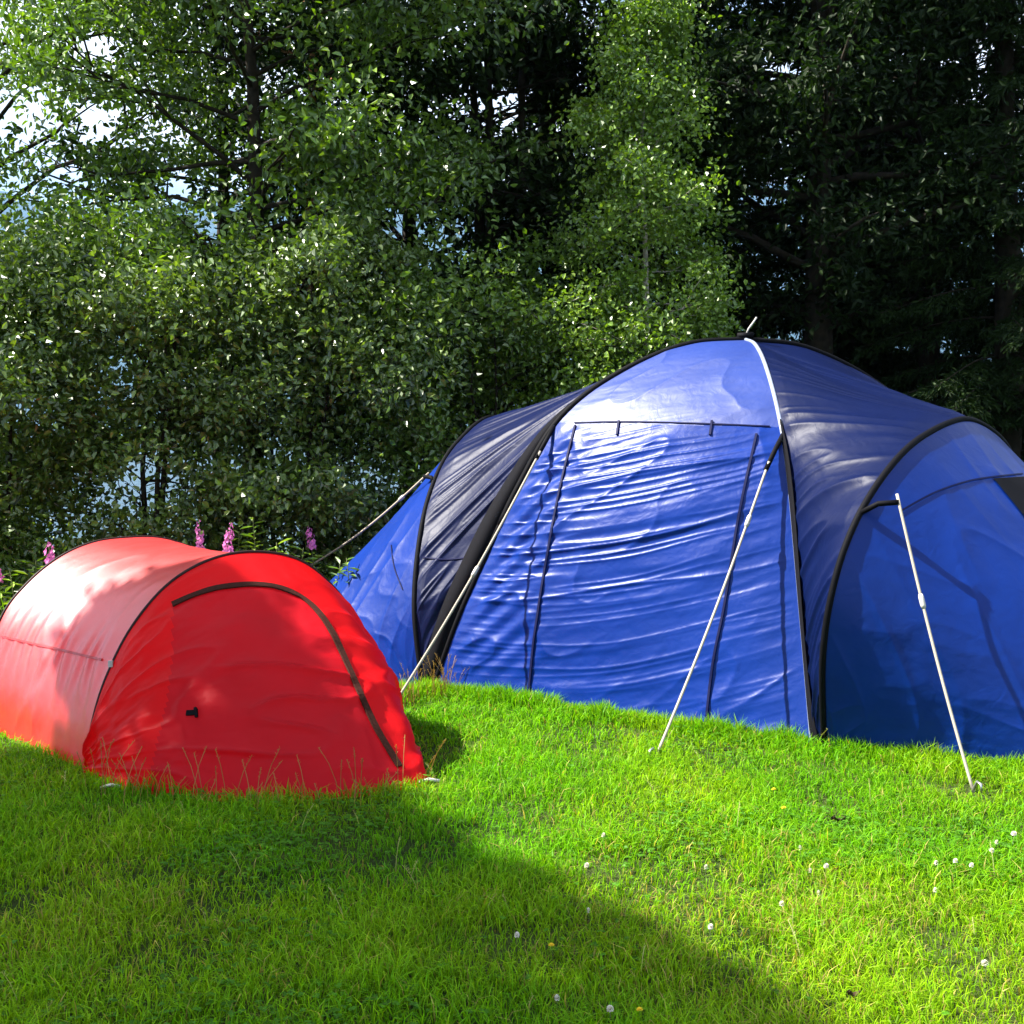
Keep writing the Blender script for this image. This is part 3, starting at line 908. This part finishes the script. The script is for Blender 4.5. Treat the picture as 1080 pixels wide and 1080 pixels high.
def broadleaf(name, label, x, y, H, R, z0, lsize, ratio, per, nl, pal, seed, r0=.11, bark=None, lean=(0, 0), prof='round', spread=.26, twigs=5, stems=1, up=.6, gaps=True, squash=1.0, cat='tree', group=None, centers_extra=None):
    rs = random.Random(seed)
    zb = float(height(x, y))
    root = thing(name, label, cat, (x, y, zb), group)
    cen = []
    for st in range(stems):
        sa = rs.uniform(0, 6.28); sp = 0 if stems == 1 else rs.uniform(.15, .5) * R
        top = Vector((x + lean[0] + math.cos(sa) * sp, y + lean[1] + math.sin(sa) * sp * .7, zb + H * (1 if stems == 1 else rs.uniform(.8, 1))))
        base = Vector((x + math.cos(sa) * .12 * (stems > 1), y + math.sin(sa) * .12 * (stems > 1), zb - .1))
        tp = []
        for i in range(9):
            f_ = i / 8
            p_ = base.lerp(top, f_); w_ = .14 * math.sin(f_ * 5 + seed) * f_ * (H / 8)
            p_.x += w_ + rs.uniform(-.04, .04) * f_; p_.y += rs.uniform(-.05, .05) * f_
            tp.append(p_)
        rr = r0 / math.sqrt(stems)
        tm = bm_ = MB()
        tm.tube(tp, [rr * (1.25 if i == 0 else 1) * (1 - .88 * i / 8) for i in range(9)], 9)
        nlk = nl // stems
        for k_ in range(nlk):
            f_ = (z0 / H) + (1 - z0 / H) * ((k_ + .5) / nlk) ** (1.2 if prof == 'cone' else 1)
            f_ = min(f_, .985)
            i = min(int(f_ * 8), 7); s_ = tp[i].lerp(tp[i + 1], f_ * 8 - i)
            g_ = (f_ - z0 / H) / (1 - z0 / H)
            if prof == 'round': Lr = R * (.45 + .75 * math.sin(math.pi * min(1, .12 + g_ * .88)) ** .8) * rs.uniform(.7, 1.1)
            elif prof == 'cone': Lr = R * (1.05 - .85 * g_) * rs.uniform(.5, 1.25)
            else: Lr = R * (.7 + .4 * g_ - .5 * g_ ** 3) * rs.uniform(.7, 1.1)
            az = k_ * 2.39996 + rs.uniform(-.5, .5)
            el = rs.uniform(.05, .75) * (1 if prof != 'cone' else .8)
            d_ = Vector((math.cos(az) * math.cos(el), math.sin(az) * math.cos(el) * squash, math.sin(el)))
            lp = [s_]
            for j in range(1, 6):
                q_ = s_ + d_ * (Lr * j / 5)
                q_.z -= .10 * Lr * (j / 5) ** 2 * (1 + rs.random())
                q_ += Vector((rs.uniform(-1, 1), rs.uniform(-1, 1), rs.uniform(-1, 1))) * .05 * Lr * j / 5
                lp.append(q_)
            rl = max(.008, rr * (1 - .85 * f_) * .42)
            bm_.tube(lp, [rl * (1 - .16 * j) for j in range(6)], 5, cap=False)
            for j in range(twigs):
                fj = .35 + .65 * (j + rs.random()) / twigs
                ii = min(int(fj * 5), 4); b_ = lp[ii].lerp(lp[ii + 1], min(1, fj * 5 - ii))
                td = Vector((rs.uniform(-1, 1), rs.uniform(-1, 1) * squash, rs.uniform(-.5, .7))).normalized() * rs.uniform(.2, .55) * min(1, Lr)
                e_ = b_ + (td + d_ * .2 * Lr)
                bm_.tube([b_, b_.lerp(e_, .5) + Vector((0, 0, .02)), e_], [rl * .4, rl * .3, .003], 4, cap=False)
                cen.append(tuple(e_)); cen.append(tuple(b_.lerp(e_, .55)))
        tm.build('trunk', bark or M_BARK, root)
    leaves_at('crown', cen, per, spread, lsize, ratio, pal, root, M_LEAF_DULL if pal is PAL_DARK else M_LEAF, up=up, gaps=gaps)
    return root

def spruce(name, label, x, y, H, R, seed, z0=.6, lsize=.05, dens=1.0, group=None, pal=PAL_DARK):
    rs = random.Random(seed)
    r_ = np.random.default_rng(seed)
    zb = float(height(x, y))
    root = thing(name, label, 'tree', (x, y, zb), group)
    tp = [Vector((x + .05 * math.sin(i), y + .05 * math.cos(i * 1.3), zb - .1 + H * i / 8)) for i in range(9)]
    bm_ = MB().tube(tp, [.17 * (1 - .92 * i / 8) + .006 for i in range(9)], 9); Ps, As = [], []
    z = z0
    while z < H * .98:
        g_ = z / H
        nb = 6 if z < H * .8 else 4
        for k_ in range(nb):
            az = k_ * 6.283 / nb + rs.uniform(-.4, .4) + z * 2
            Lr = R * (1.02 - g_) * rs.uniform(.75, 1.15) + .08
            d_ = Vector((math.cos(az), math.sin(az), 0))
            s_ = Vector((x, y, zb + z + rs.uniform(-.1, .1)))
            lp = [s_ + d_ * (Lr * j / 5) + Vector((0, 0, Lr * (.10 * (j / 5) - .42 * (j / 5) ** 2 + .12 * (j / 5) ** 4))) for j in range(6)]
            bm_.tube(lp, [max(.004, .020 * (1 - g_) * (1 - .17 * j)) for j in range(6)], 4, cap=False)
            sd = Vector((-d_.y, d_.x, 0))
            nt_ = int(9 + Lr * 12)
            for j in range(nt_):
                fj = .12 + .88 * j / nt_
                ii = min(int(fj * 5), 4); b_ = lp[ii].lerp(lp[ii + 1], fj * 5 - ii)
                sg = 1 if j % 2 else -1
                tl = (.16 + .30 * Lr * (1 - fj) * .6) * rs.uniform(.6, 1.2)
                e_ = b_ + (sd * sg * .75 + d_ * .5) * tl + Vector((0, 0, -tl * rs.uniform(.3, 1.0)))
                m_ = max(3, int(tl * 62 * dens))
                for q in range(m_):
                    c0 = b_.lerp(e_, (q + .5) / m_)
                    Ps.append(c0); As.append((e_ - b_).normalized())
        z += rs.uniform(.26, .40)
    bm_.build('trunk', M_BARK, root)
    P = np.array([tuple(p_) for p_ in Ps]); A = np.array([tuple(p_) for p_ in As])
    P = np.repeat(P, 2, 0); A = np.repeat(A, 2, 0)
    A = unit(A + r_.normal(0, .55, A.shape))
    P = P + r_.normal(0, .012, P.shape)
    k_ = gap_keep(P, .85); P, A = P[k_], A[k_]
    P[:, 2] = np.maximum(P[:, 2], zb + .05)
    N = unit(r_.normal(0, .5, P.shape) + np.array((0, 0, 1.0)))
    ln_ = lsize * r_.uniform(.7, 1.3, len(P))
    V, F = leaf_mesh(P, A, N, ln_, ln_ * .26, .1)
    pal = np.array(pal); x_ = r_.random(len(P)) * 1.99; i_ = x_.astype(int); f_ = (x_ - i_)[:, None]
    col = pal[i_] * (1 - f_) + pal[np.minimum(i_ + 1, 2)] * f_
    mesh_np('crown', V, F, M_NEEDLE, root, tint=np.repeat(col, 6, 0))
    return root

G_WOOD = 'trees along the edge of the campsite'
broadleaf('broadleaf_tree', 'pale open-crowned willow at the far left with sky showing through its boughs', -5.4, 12.4, 7.8, 2.6, 1.4, .092, .36, 62, 40, PAL_WILLOW, 11, .12, spread=.27, group=G_WOOD)
broadleaf('broadleaf_tree', 'tall bright-leaved tree behind the red tent, its crown the most sunlit of the left side', -2.4, 11.4, 7.6, 1.85, 1.7, .074, .54, 98, 56, PAL_ALDER, 12, .12, spread=.28, group=G_WOOD)
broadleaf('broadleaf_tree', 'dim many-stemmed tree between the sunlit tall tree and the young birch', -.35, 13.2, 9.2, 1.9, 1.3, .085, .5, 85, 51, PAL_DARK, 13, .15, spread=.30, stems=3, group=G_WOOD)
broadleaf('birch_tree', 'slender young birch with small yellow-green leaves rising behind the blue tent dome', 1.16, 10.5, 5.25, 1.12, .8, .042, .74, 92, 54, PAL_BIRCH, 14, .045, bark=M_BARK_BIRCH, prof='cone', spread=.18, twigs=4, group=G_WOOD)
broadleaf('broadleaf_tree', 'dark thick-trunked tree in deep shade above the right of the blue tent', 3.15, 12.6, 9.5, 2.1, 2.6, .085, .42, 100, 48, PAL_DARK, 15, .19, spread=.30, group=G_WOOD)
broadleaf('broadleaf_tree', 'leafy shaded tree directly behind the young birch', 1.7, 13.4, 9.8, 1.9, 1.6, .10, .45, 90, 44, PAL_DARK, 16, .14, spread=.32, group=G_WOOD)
# low bushes in front of the tree line
G_BUSH = 'bushes behind the red tent'
broadleaf('bush', 'rounded glossy-leaved bush at the left edge of the picture', -4.0, 9.4, 3.1, 1.05, .3, .060, .58, 84, 36, PAL_BUSH, 21, .05, stems=4, spread=.22, prof='wide', cat='bush', group=G_BUSH)
broadleaf('bush', 'open bush with bare dark boughs and the lake showing through, above the red tent', -2.95, 9.8, 3.2, 1.1, .5, .060, .58, 62, 30, PAL_BUSH, 22, .06, stems=3, spread=.22, prof='wide', cat='bush', group=G_BUSH)
broadleaf('bush', 'dense bush with white-glinting leaves left of the blue tent, behind the fireweed pair', -1.85, 10.2, 3.1, 1.1, .3, .060, .6, 74, 36, PAL_BUSH, 23, .05, stems=4, spread=.22, prof='wide', cat='bush', group=G_BUSH)
broadleaf('bush', 'dark bush just behind the left wing of the blue tent', -.25, 10.9, 3.1, 1.15, .3, .058, .58, 92, 36, PAL_ALDER, 24, .05, stems=4, spread=.24, prof='wide', cat='bush', group=G_BUSH)
broadleaf('bush', 'tall willow bush at the far left, behind the edge bush and under the pale willow', -5.0, 11.3, 3.4, 1.3, .3, .075, .5, 80, 34, PAL_BUSH, 25, .05, stems=3, spread=.24, prof='wide', cat='bush', group=G_BUSH)
# conifers
G_SPR = 'spruces behind the broadleaf trees'
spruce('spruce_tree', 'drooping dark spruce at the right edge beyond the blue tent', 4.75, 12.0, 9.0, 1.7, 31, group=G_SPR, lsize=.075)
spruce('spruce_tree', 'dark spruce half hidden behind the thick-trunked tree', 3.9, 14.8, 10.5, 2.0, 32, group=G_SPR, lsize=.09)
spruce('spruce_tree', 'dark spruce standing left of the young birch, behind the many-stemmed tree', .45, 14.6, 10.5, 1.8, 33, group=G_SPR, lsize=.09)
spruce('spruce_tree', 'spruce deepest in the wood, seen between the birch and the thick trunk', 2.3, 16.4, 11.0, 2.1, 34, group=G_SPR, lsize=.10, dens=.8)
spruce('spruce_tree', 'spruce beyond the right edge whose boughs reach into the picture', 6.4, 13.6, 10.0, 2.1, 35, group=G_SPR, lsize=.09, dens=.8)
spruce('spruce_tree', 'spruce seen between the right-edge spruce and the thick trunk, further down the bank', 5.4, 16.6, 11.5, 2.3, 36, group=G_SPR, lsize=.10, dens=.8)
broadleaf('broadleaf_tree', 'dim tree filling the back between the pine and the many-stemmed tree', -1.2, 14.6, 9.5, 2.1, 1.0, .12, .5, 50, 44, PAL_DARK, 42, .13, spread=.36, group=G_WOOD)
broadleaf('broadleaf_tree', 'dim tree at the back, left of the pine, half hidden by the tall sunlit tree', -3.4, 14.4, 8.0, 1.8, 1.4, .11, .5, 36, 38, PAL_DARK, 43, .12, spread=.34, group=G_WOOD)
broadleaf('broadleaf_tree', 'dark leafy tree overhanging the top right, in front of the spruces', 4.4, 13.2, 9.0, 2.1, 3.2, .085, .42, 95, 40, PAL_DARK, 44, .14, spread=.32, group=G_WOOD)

# pine with a reddish trunk behind the sunlit tree
broadleaf('pine_tree', 'pine with a reddish lit trunk glimpsed behind the tall sunlit tree', -2.05, 13.2, 10, 1.2, 5.0, .07, .2, 60, 18, PAL_DARK, 41, .13, bark=M_BARK_PINE, spread=.28, group=G_WOOD)

# the tree out of frame on the left whose crown shades the lower left of the lawn
shade = [(-2.7, 6.05), (-1.5, 6.15), (-.62, 5.92), (-.66, 5.5), (-.42, 4.85), (-.08, 4.3), (.18, 3.95), (.40, 3.7), (.66, 3.4), (1.75, 1.9), (1.6, .6), (-4.4, .8), (-4.4, 5.3)]
rs = random.Random(5)
cen = []
EDGE = shade[1:9]
spots = [(-4.5 + .2 * i + rs.uniform(-.07, .07), .5 + .2 * j + rs.uniform(-.07, .07)) for i in range(32) for j in range(30)]
for (xa, ya), (xb, yb) in zip(EDGE[:-1], EDGE[1:]):
    for k_ in range(int(math.hypot(xb - xa, yb - ya) / .06) + 1):
        f_ = rs.random()
        spots.append((xa + (xb - xa) * f_ - rs.uniform(.03, .14), ya + (yb - ya) * f_ - rs.uniform(.03, .14)))
for gx_, gy_ in spots:
    if not in_poly(np.array([gx_]), np.array([gy_]), shade)[0]: continue
    tt = (gx_ + 7.2 + rs.uniform(-1.2, 1.2)) / -SUN.x
    cen.append((gx_ + SUN.x * tt, gy_ + SUN.y * tt, SUN.z * tt))
sx_, sy_ = -7.4, 2.4
root = thing('broadleaf_tree', 'tall dense tree out of frame on the left that shades the near lawn', 'tree', (sx_, sy_, 0), G_WOOD)
tp = [Vector((sx_ + .1 * math.sin(i), sy_ + .06 * math.cos(i * 1.7), -.1 + 8.2 * i / 8)) for i in range(9)]
bb = MB().tube(tp, [.20 * (1 - .85 * i / 8) for i in range(9)], 10)
for k_ in range(0, len(cen), 6):
    c_ = Vector(cen[k_]); z_ = max(1.6, min(7.5, c_.z - .6 * math.hypot(c_.x - sx_, c_.y - sy_)))
    s_ = Vector((sx_, sy_, z_))
    bb.tube([s_, s_.lerp(c_, .5) + Vector((0, 0, .15)), c_], [.05, .03, .008], 5, cap=False)
bb.build('trunk', M_BARK, root)
leaves_at('crown', cen, 84, .085, .12, .6, PAL_DARK, root, M_LEAF_DULL, gaps=False, flat=1.0)

# ------------------------------------------------------------------ undergrowth and fireweed behind the red tent
M_PINK = fabric('fireweed_petal', (.66, .17, .46), (.80, .25, .60), .35, .6, .2, 0, 9)
def weed(x, y, h_, label, seed, flower=0.0, lsize=.075, pal=PAL_BIRCH, cat='plant', group=None, name='weed_plant'):
    rs = random.Random(seed)
    zb = float(height(x, y))
    root = thing(name, label, cat, (x, y, zb), group)
    lx, ly = rs.uniform(-.08, .08), rs.uniform(-.06, .06)
    pts = [Vector((x + lx * (i / 6) ** 2, y + ly * (i / 6) ** 2, zb + h_ * i / 6)) for i in range(7)]
    MB().tube(pts, [.006 * (1 - .1 * i) for i in range(7)], 5).build('stem', M_STEM, root)
    n_ = int(h_ * 52)
    P, A = [], []
    f1 = 1 - flower
    for k_ in range(n_):
        f_ = .15 + (f1 - .15) * k_ / n_
        i = min(int(f_ * 6), 5); p_ = pts[i].lerp(pts[i + 1], f_ * 6 - i)
        az = k_ * 2.4 + rs.uniform(-.3, .3)
        P.append(tuple(p_)); A.append((math.cos(az), math.sin(az), rs.uniform(-.2, .6)))
    P, A = np.array(P), unit(np.array(A))
    ln_ = lsize * rng.uniform(.8, 1.5, len(P))
    V, F = leaf_mesh(P, A, np.tile(np.array((0, 0, 1.0)), (len(P), 1)), ln_, ln_ * .24, .2)
    pl = np.array(pal)[rng.integers(0, 3, len(P))] * rng.uniform(.8, 1.2, (len(P), 1))
    mesh_np('leaves', V, F, M_LEAF, root, tint=np.repeat(pl, 6, 0))
    if flower:
        mb = MB()
        for k_ in range(34):
            if rs.random() < .28: continue
            f_ = f1 + (1 - f1) * (k_ / 34) ** 1.2
            i = min(int(f_ * 6), 5); p_ = pts[i].lerp(pts[i + 1], f_ * 6 - i)
            az = k_ * 2.4; sz = .023 * (1.05 - (k_ / 34) ** 2.2 * .75) * rs.uniform(.6, 1.35)
            o_ = Vector((math.cos(az), math.sin(az), .25)); c0 = p_ + o_ * sz * rs.uniform(.7, 1.3)
            for q in range(4):
                a2 = q * 1.57 + rs.uniform(-.3, .3)
                sd = o_.cross(Vector((0, 0, 1))).normalized(); up_ = sd.cross(o_).normalized()
                d_ = (sd * math.cos(a2) + up_ * math.sin(a2)) * sz * .8 + o_ * sz * .3
                e_ = (sd * -math.sin(a2) + up_ * math.cos(a2)) * sz * .5
                mb.add([c0, c0 + d_ * .6 + e_, c0 + d_ * 1.1, c0 + d_ * .6 - e_], [(0, 1, 2, 3)])
        mb.build('flower_spike', M_PINK, root, smooth=False)
    return root
M_STEM = plain('weed_stem', (.09, .11, .03), .7, .3)
def fw(px, py_top, depth, seed, label, fl=.24):
    tp_ = at_depth(px, py_top, depth)
    weed(tp_.x, depth, tp_.z, label, seed, fl, name='fireweed', cat='wildflower', group='pink fireweed behind the red tent')
fw(211, 548, 8.6, 301, 'left spike of the pink fireweed pair above the red tent roof', .22)
fw(232, 551, 8.5, 302, 'right spike of the pink fireweed pair above the red tent roof', .22)
fw(335, 556, 8.9, 303, 'single pink fireweed beside the rear guy line of the blue tent', .18)
fw(60, 570, 8.4, 304, 'small pink fireweed just above the left shoulder of the red tent roof', .2)
fw(2, 592, 8.3, 305, 'pink fireweed cut by the left edge of the picture', .22)
# flowerless leafy weeds
wl = [(272, 545, 8.8, 'slim weed with a seed tip right of the fireweed pair'), (292, 572, 8.3, 'pale leafy weed over the middle of the red tent hoop'),
      (352, 592, 8.4, 'bright green weed under the rear guy line'), (372, 588, 8.2, 'bright green weed nearest the blue left wing'),
      (180, 566, 8.9, 'leafy weed left of the fireweed pair'), (18, 600, 8.0, 'leafy weed beside the left edge of the red tent'),
      (40, 590, 8.6, 'leafy weed between the two leftmost fireweeds'), (250, 560, 9.0, 'dim leafy weed behind the fireweed pair'),
      (400, 560, 9.6, 'leafy weed behind the edge of the blue left wing'), (312, 578, 8.7, 'leafy weed left of the single fireweed')]
for i, (a, b, d_, lb) in enumerate(wl):
    tp_ = at_depth(a, b, d_)
    weed(tp_.x, d_, max(.3, tp_.z), lb, 400 + i, 0, .085, PAL_BIRCH, group='leafy weeds behind the red tent')
# rank undergrowth under the trees: nobody could count it
k = 9000
X = rng.uniform(-6, 7, k); Y = rng.uniform(8.6, 15, k); f = free(X, Y) & (Y > 8.3 + .12 * np.abs(X)); X, Y = X[f], Y[f]
Zt = height(X, Y) + rng.random(len(X)) ** 1.5 * (.25 + .5 * fbm(X * 1.3, Y * 1.3, 95, 3))
P = np.stack([X, Y, Zt], 1)
ln_ = rng.uniform(.05, .11, len(P))
A = unit(rng.normal(0, 1, P.shape) + np.array((0, 0, .5))); N = unit(rng.normal(0, .4, P.shape) + np.array((0, 0, 1)))
V, F = leaf_mesh(P, A, N, ln_, ln_ * .45)
col = np.array(PAL_BUSH)[rng.integers(0, 3, len(P))] * rng.uniform(.7, 1.2, (len(P), 1))
tag(mesh_np('undergrowth', V, F, M_LEAF, tint=np.repeat(col, 6, 0)), kind='stuff')
k = 14000
X = rng.uniform(-6, 7, k); Y = rng.uniform(7.9, 15, k); f = free(X, Y); X, Y = X[f], Y[f]
blades('tall_grass', X, Y, rng.uniform(.18, .55, len(X)) * (.5 + fbm(X * 1.2, Y * 1.2, 97, 2)), rng.uniform(.006, .012, len(X)), rng.uniform(.2, .9, len(X)), lawn_colour(X, Y) * .75)

# clover leaves and plantain growing through the turf
k = 60000
X = rng.uniform(-3.4, 3.4, k); Y = rng.uniform(2.6, 7.5, k)
pn = fbm(X * 1.1 + 7, Y * 1.1, 143, 3)
f = free(X, Y) & (rng.random(k) < np.clip((pn - .53) * 3.5, 0.02, .8)) & (np.abs(X) < .43 * Y + .6)
X, Y = X[f], Y[f]
P0 = np.stack([X, Y, height(X, Y) + rng.uniform(.015, .05, len(X))], 1)
az = rng.uniform(0, 6.28, len(X))
Vs, Fs, cs = [], [], []
base_ = 0
for q in range(3):
    a_ = az + q * 2.094
    A = unit(np.stack([np.cos(a_), np.sin(a_), rng.uniform(-.1, .25, len(X))], 1))
    N = unit(rng.normal(0, .25, P0.shape) + np.array((0, 0, 1)))
    ln_ = rng.uniform(.010, .019, len(X))
    V, F = leaf_mesh(P0, A, N, ln_, ln_ * .85, .08)
    Vs.append(V); Fs.append(F + base_); base_ += len(V)
    cs.append(np.repeat(np.array((.07, .20, .012))[None] * rng.uniform(.7, 1.3, (len(X), 1)), 6, 0))
tag(mesh_np('clover_leaves', np.concatenate(Vs), np.concatenate(Fs), M_GRASS, tint=np.concatenate(cs)), kind='stuff')

# ------------------------------------------------------------------ little flowers and litter in the lawn
M_CLOVER = plain('clover_head', (.72, .66, .56), .8, .2, noise=.2, nscale=200)
M_YEL = plain('dandelion_petal', (.80, .52, .02), .7, .2, noise=.15, nscale=200)
M_DEAD = plain('dead_leaf', (.035, .018, .009), .8, .3, noise=.4, nscale=60)
def clover_mesh():
    mb = MB(); rs_ = random.Random(3)
    for k_ in range(46):
        f_ = 1 - 1.6 * (k_ + .5) / 46; a = k_ * 2.4; r_ = math.sqrt(max(0, 1 - f_ * f_))
        d_ = Vector((r_ * math.cos(a), r_ * math.sin(a), f_))
        sd = d_.cross(Vector((.3, .2, 1))).normalized() * .0022
        c0 = d_ * .003 ; e_ = d_ * .0105 + Vector((0, 0, .001))
        mb.add([c0 - sd * .5, c0 + sd * .5, e_ + sd, e_ - sd], [(0, 1, 2, 3)])
    return mb
def dandelion_mesh():
    mb = MB()
    for ring, (n_, r_, z_) in enumerate(((16, .016, 0), (12, .012, .003), (8, .007, .005))):
        for k_ in range(n_):
            a = k_ * 6.283 / n_ + ring * .2
            d_ = Vector((math.cos(a), math.sin(a), 0)); s_ = Vector((-d_.y, d_.x, 0)) * .0018
            b0 = Vector((0, 0, z_)); e_ = d_ * r_ + Vector((0, 0, z_ + .003))
            mb.add([b0, b0.lerp(e_, .7) + s_, e_, b0.lerp(e_, .7) - s_], [(0, 1, 2, 3)])
    return mb
protos = {}
def flower(kind, px, py, label, hh_=.065, sc=1.0):
    g0 = ground(px, py, hh_)
    zb = float(height(g0.x, g0.y))
    cat, nm, grp = {'clover': ('flower', 'clover_flower', 'white clover in the lawn'), 'dandelion': ('flower', 'dandelion', 'yellow flowers in the lawn')}[kind]
    r_ = bpy.data.objects.new(nm, None); r_.empty_display_size = .05
    C.objects.link(r_); r_.location = (g0.x, g0.y, zb); tag(r_, label, cat, grp)
    if kind not in protos:
        hd = (clover_mesh() if kind == 'clover' else dandelion_mesh()).build('flower_head', M_CLOVER if kind == 'clover' else M_YEL, None, smooth=False)
        hd.parent = r_; hd.location = (0, 0, hh_)
        st = MB().tube([(0, 0, -.01), (.002, .001, hh_ * .5), (0, 0, hh_)], .0013, 5).build('stem', M_STEM, None)
        st.parent = r_
        protos[kind] = (hd, st)
    else:
        hd, st = protos[kind][0].copy(), protos[kind][1].copy()
        for q in (hd, st): C.objects.link(q); q.parent = r_
        hd.location = (0, 0, hh_)
    r_.scale = (sc * .78, sc * .78, 1); r_.rotation_euler = (random.uniform(-.15, .15), random.uniform(-.15, .15), random.uniform(0, 6))
    return r_
cl = [(1069, 880, 'white clover head highest up at the right edge of the lawn', 1.3), (1050, 889, 'white clover head just left of the highest one at the right edge', 1.0), (1045, 898, 'white clover head low in the little right-edge cluster', 1.1),
      (1022, 913, 'white clover head at the right end of the row of three', 1.0), (1008, 909, 'white clover head in the middle of the row of three', 1.0), (990, 911, 'white clover head at the left end of the row of three', .9),
      (1043, 1017, 'lone bright white clover head in the lower right corner', 1.3), (985, 940, 'small clover head below the row of three', .8),
      (870, 913, 'white clover head right of the lawn centre, one of a close pair', 1.1), (857, 919, 'duller white clover head in the close pair right of the lawn centre', .9),
      (824, 953, 'white clover head over the dry patch', 1.1), (862, 943, 'small clover head between the close pair and the dry patch', .8),
      (749, 978, 'white clover head left of the dry patch', 1.0), (745, 914, 'lone white clover head straight below the middle guy line peg', .9),
      (620, 912, 'white clover head in sun just above the shadow edge', 1.1), (636, 882, 'faint clover head above the shadow edge', .9), (846, 895, 'faint clover head below the right yellow flower', .8),
      (543, 987, 'dim clover head inside the shadow beside its edge', 1.0), (588, 1051, 'pale clover head in the shade near the bottom', 1.0), (646, 1066, 'brightest white clover head in the shade at the bottom', 1.2),
      (622, 961, 'faint clover head on the shadow edge', .8)]
for a, b, lb, s_ in cl: flower('clover', a, b, lb, .065, s_)
for a, b, lb in [(818, 833, 'upper yellow flower of the pair in the sunlit lawn'), (829, 852, 'lower yellow flower of the pair in the sunlit lawn'), (676, 1066, 'yellow flower in the shade at the bottom'), (583, 998, 'dull yellow flower inside the shadow edge')]:
    flower('dandelion', a, b, lb, .06, .9)
def dead_leaf(px, py, label, sc=1.0):
    g0 = ground(px, py, .03)
    mb = MB(); rs_ = random.Random(px)
    V = []; F = []
    for i in range(5):
        for j in range(-1, 2):
            w_ = math.sin(math.pi * (i + .4) / 5.2) * .016 * sc
            V.append(g0 + Vector(((i - 2) * .016 * sc, j * w_, .012 * abs(j) + .006 * math.sin(i * 2) + rs_.uniform(0, .004))))
    for i in range(4):
        for j in range(2): F.append((i * 3 + j, i * 3 + 3 + j, i * 3 + 4 + j, i * 3 + 1 + j))
    o_ = mb.add(V, F).build('dead_leaf', M_DEAD, None, smooth=False)
    tag(o_, label, 'leaf', 'dead leaves on the lawn')
dead_leaf(884, 866, 'dark brown curled leaf below the lower right of the blue tent', .9)
dead_leaf(900, 1052, 'brown leaf scrap on the dry ground near the bottom edge', .6)
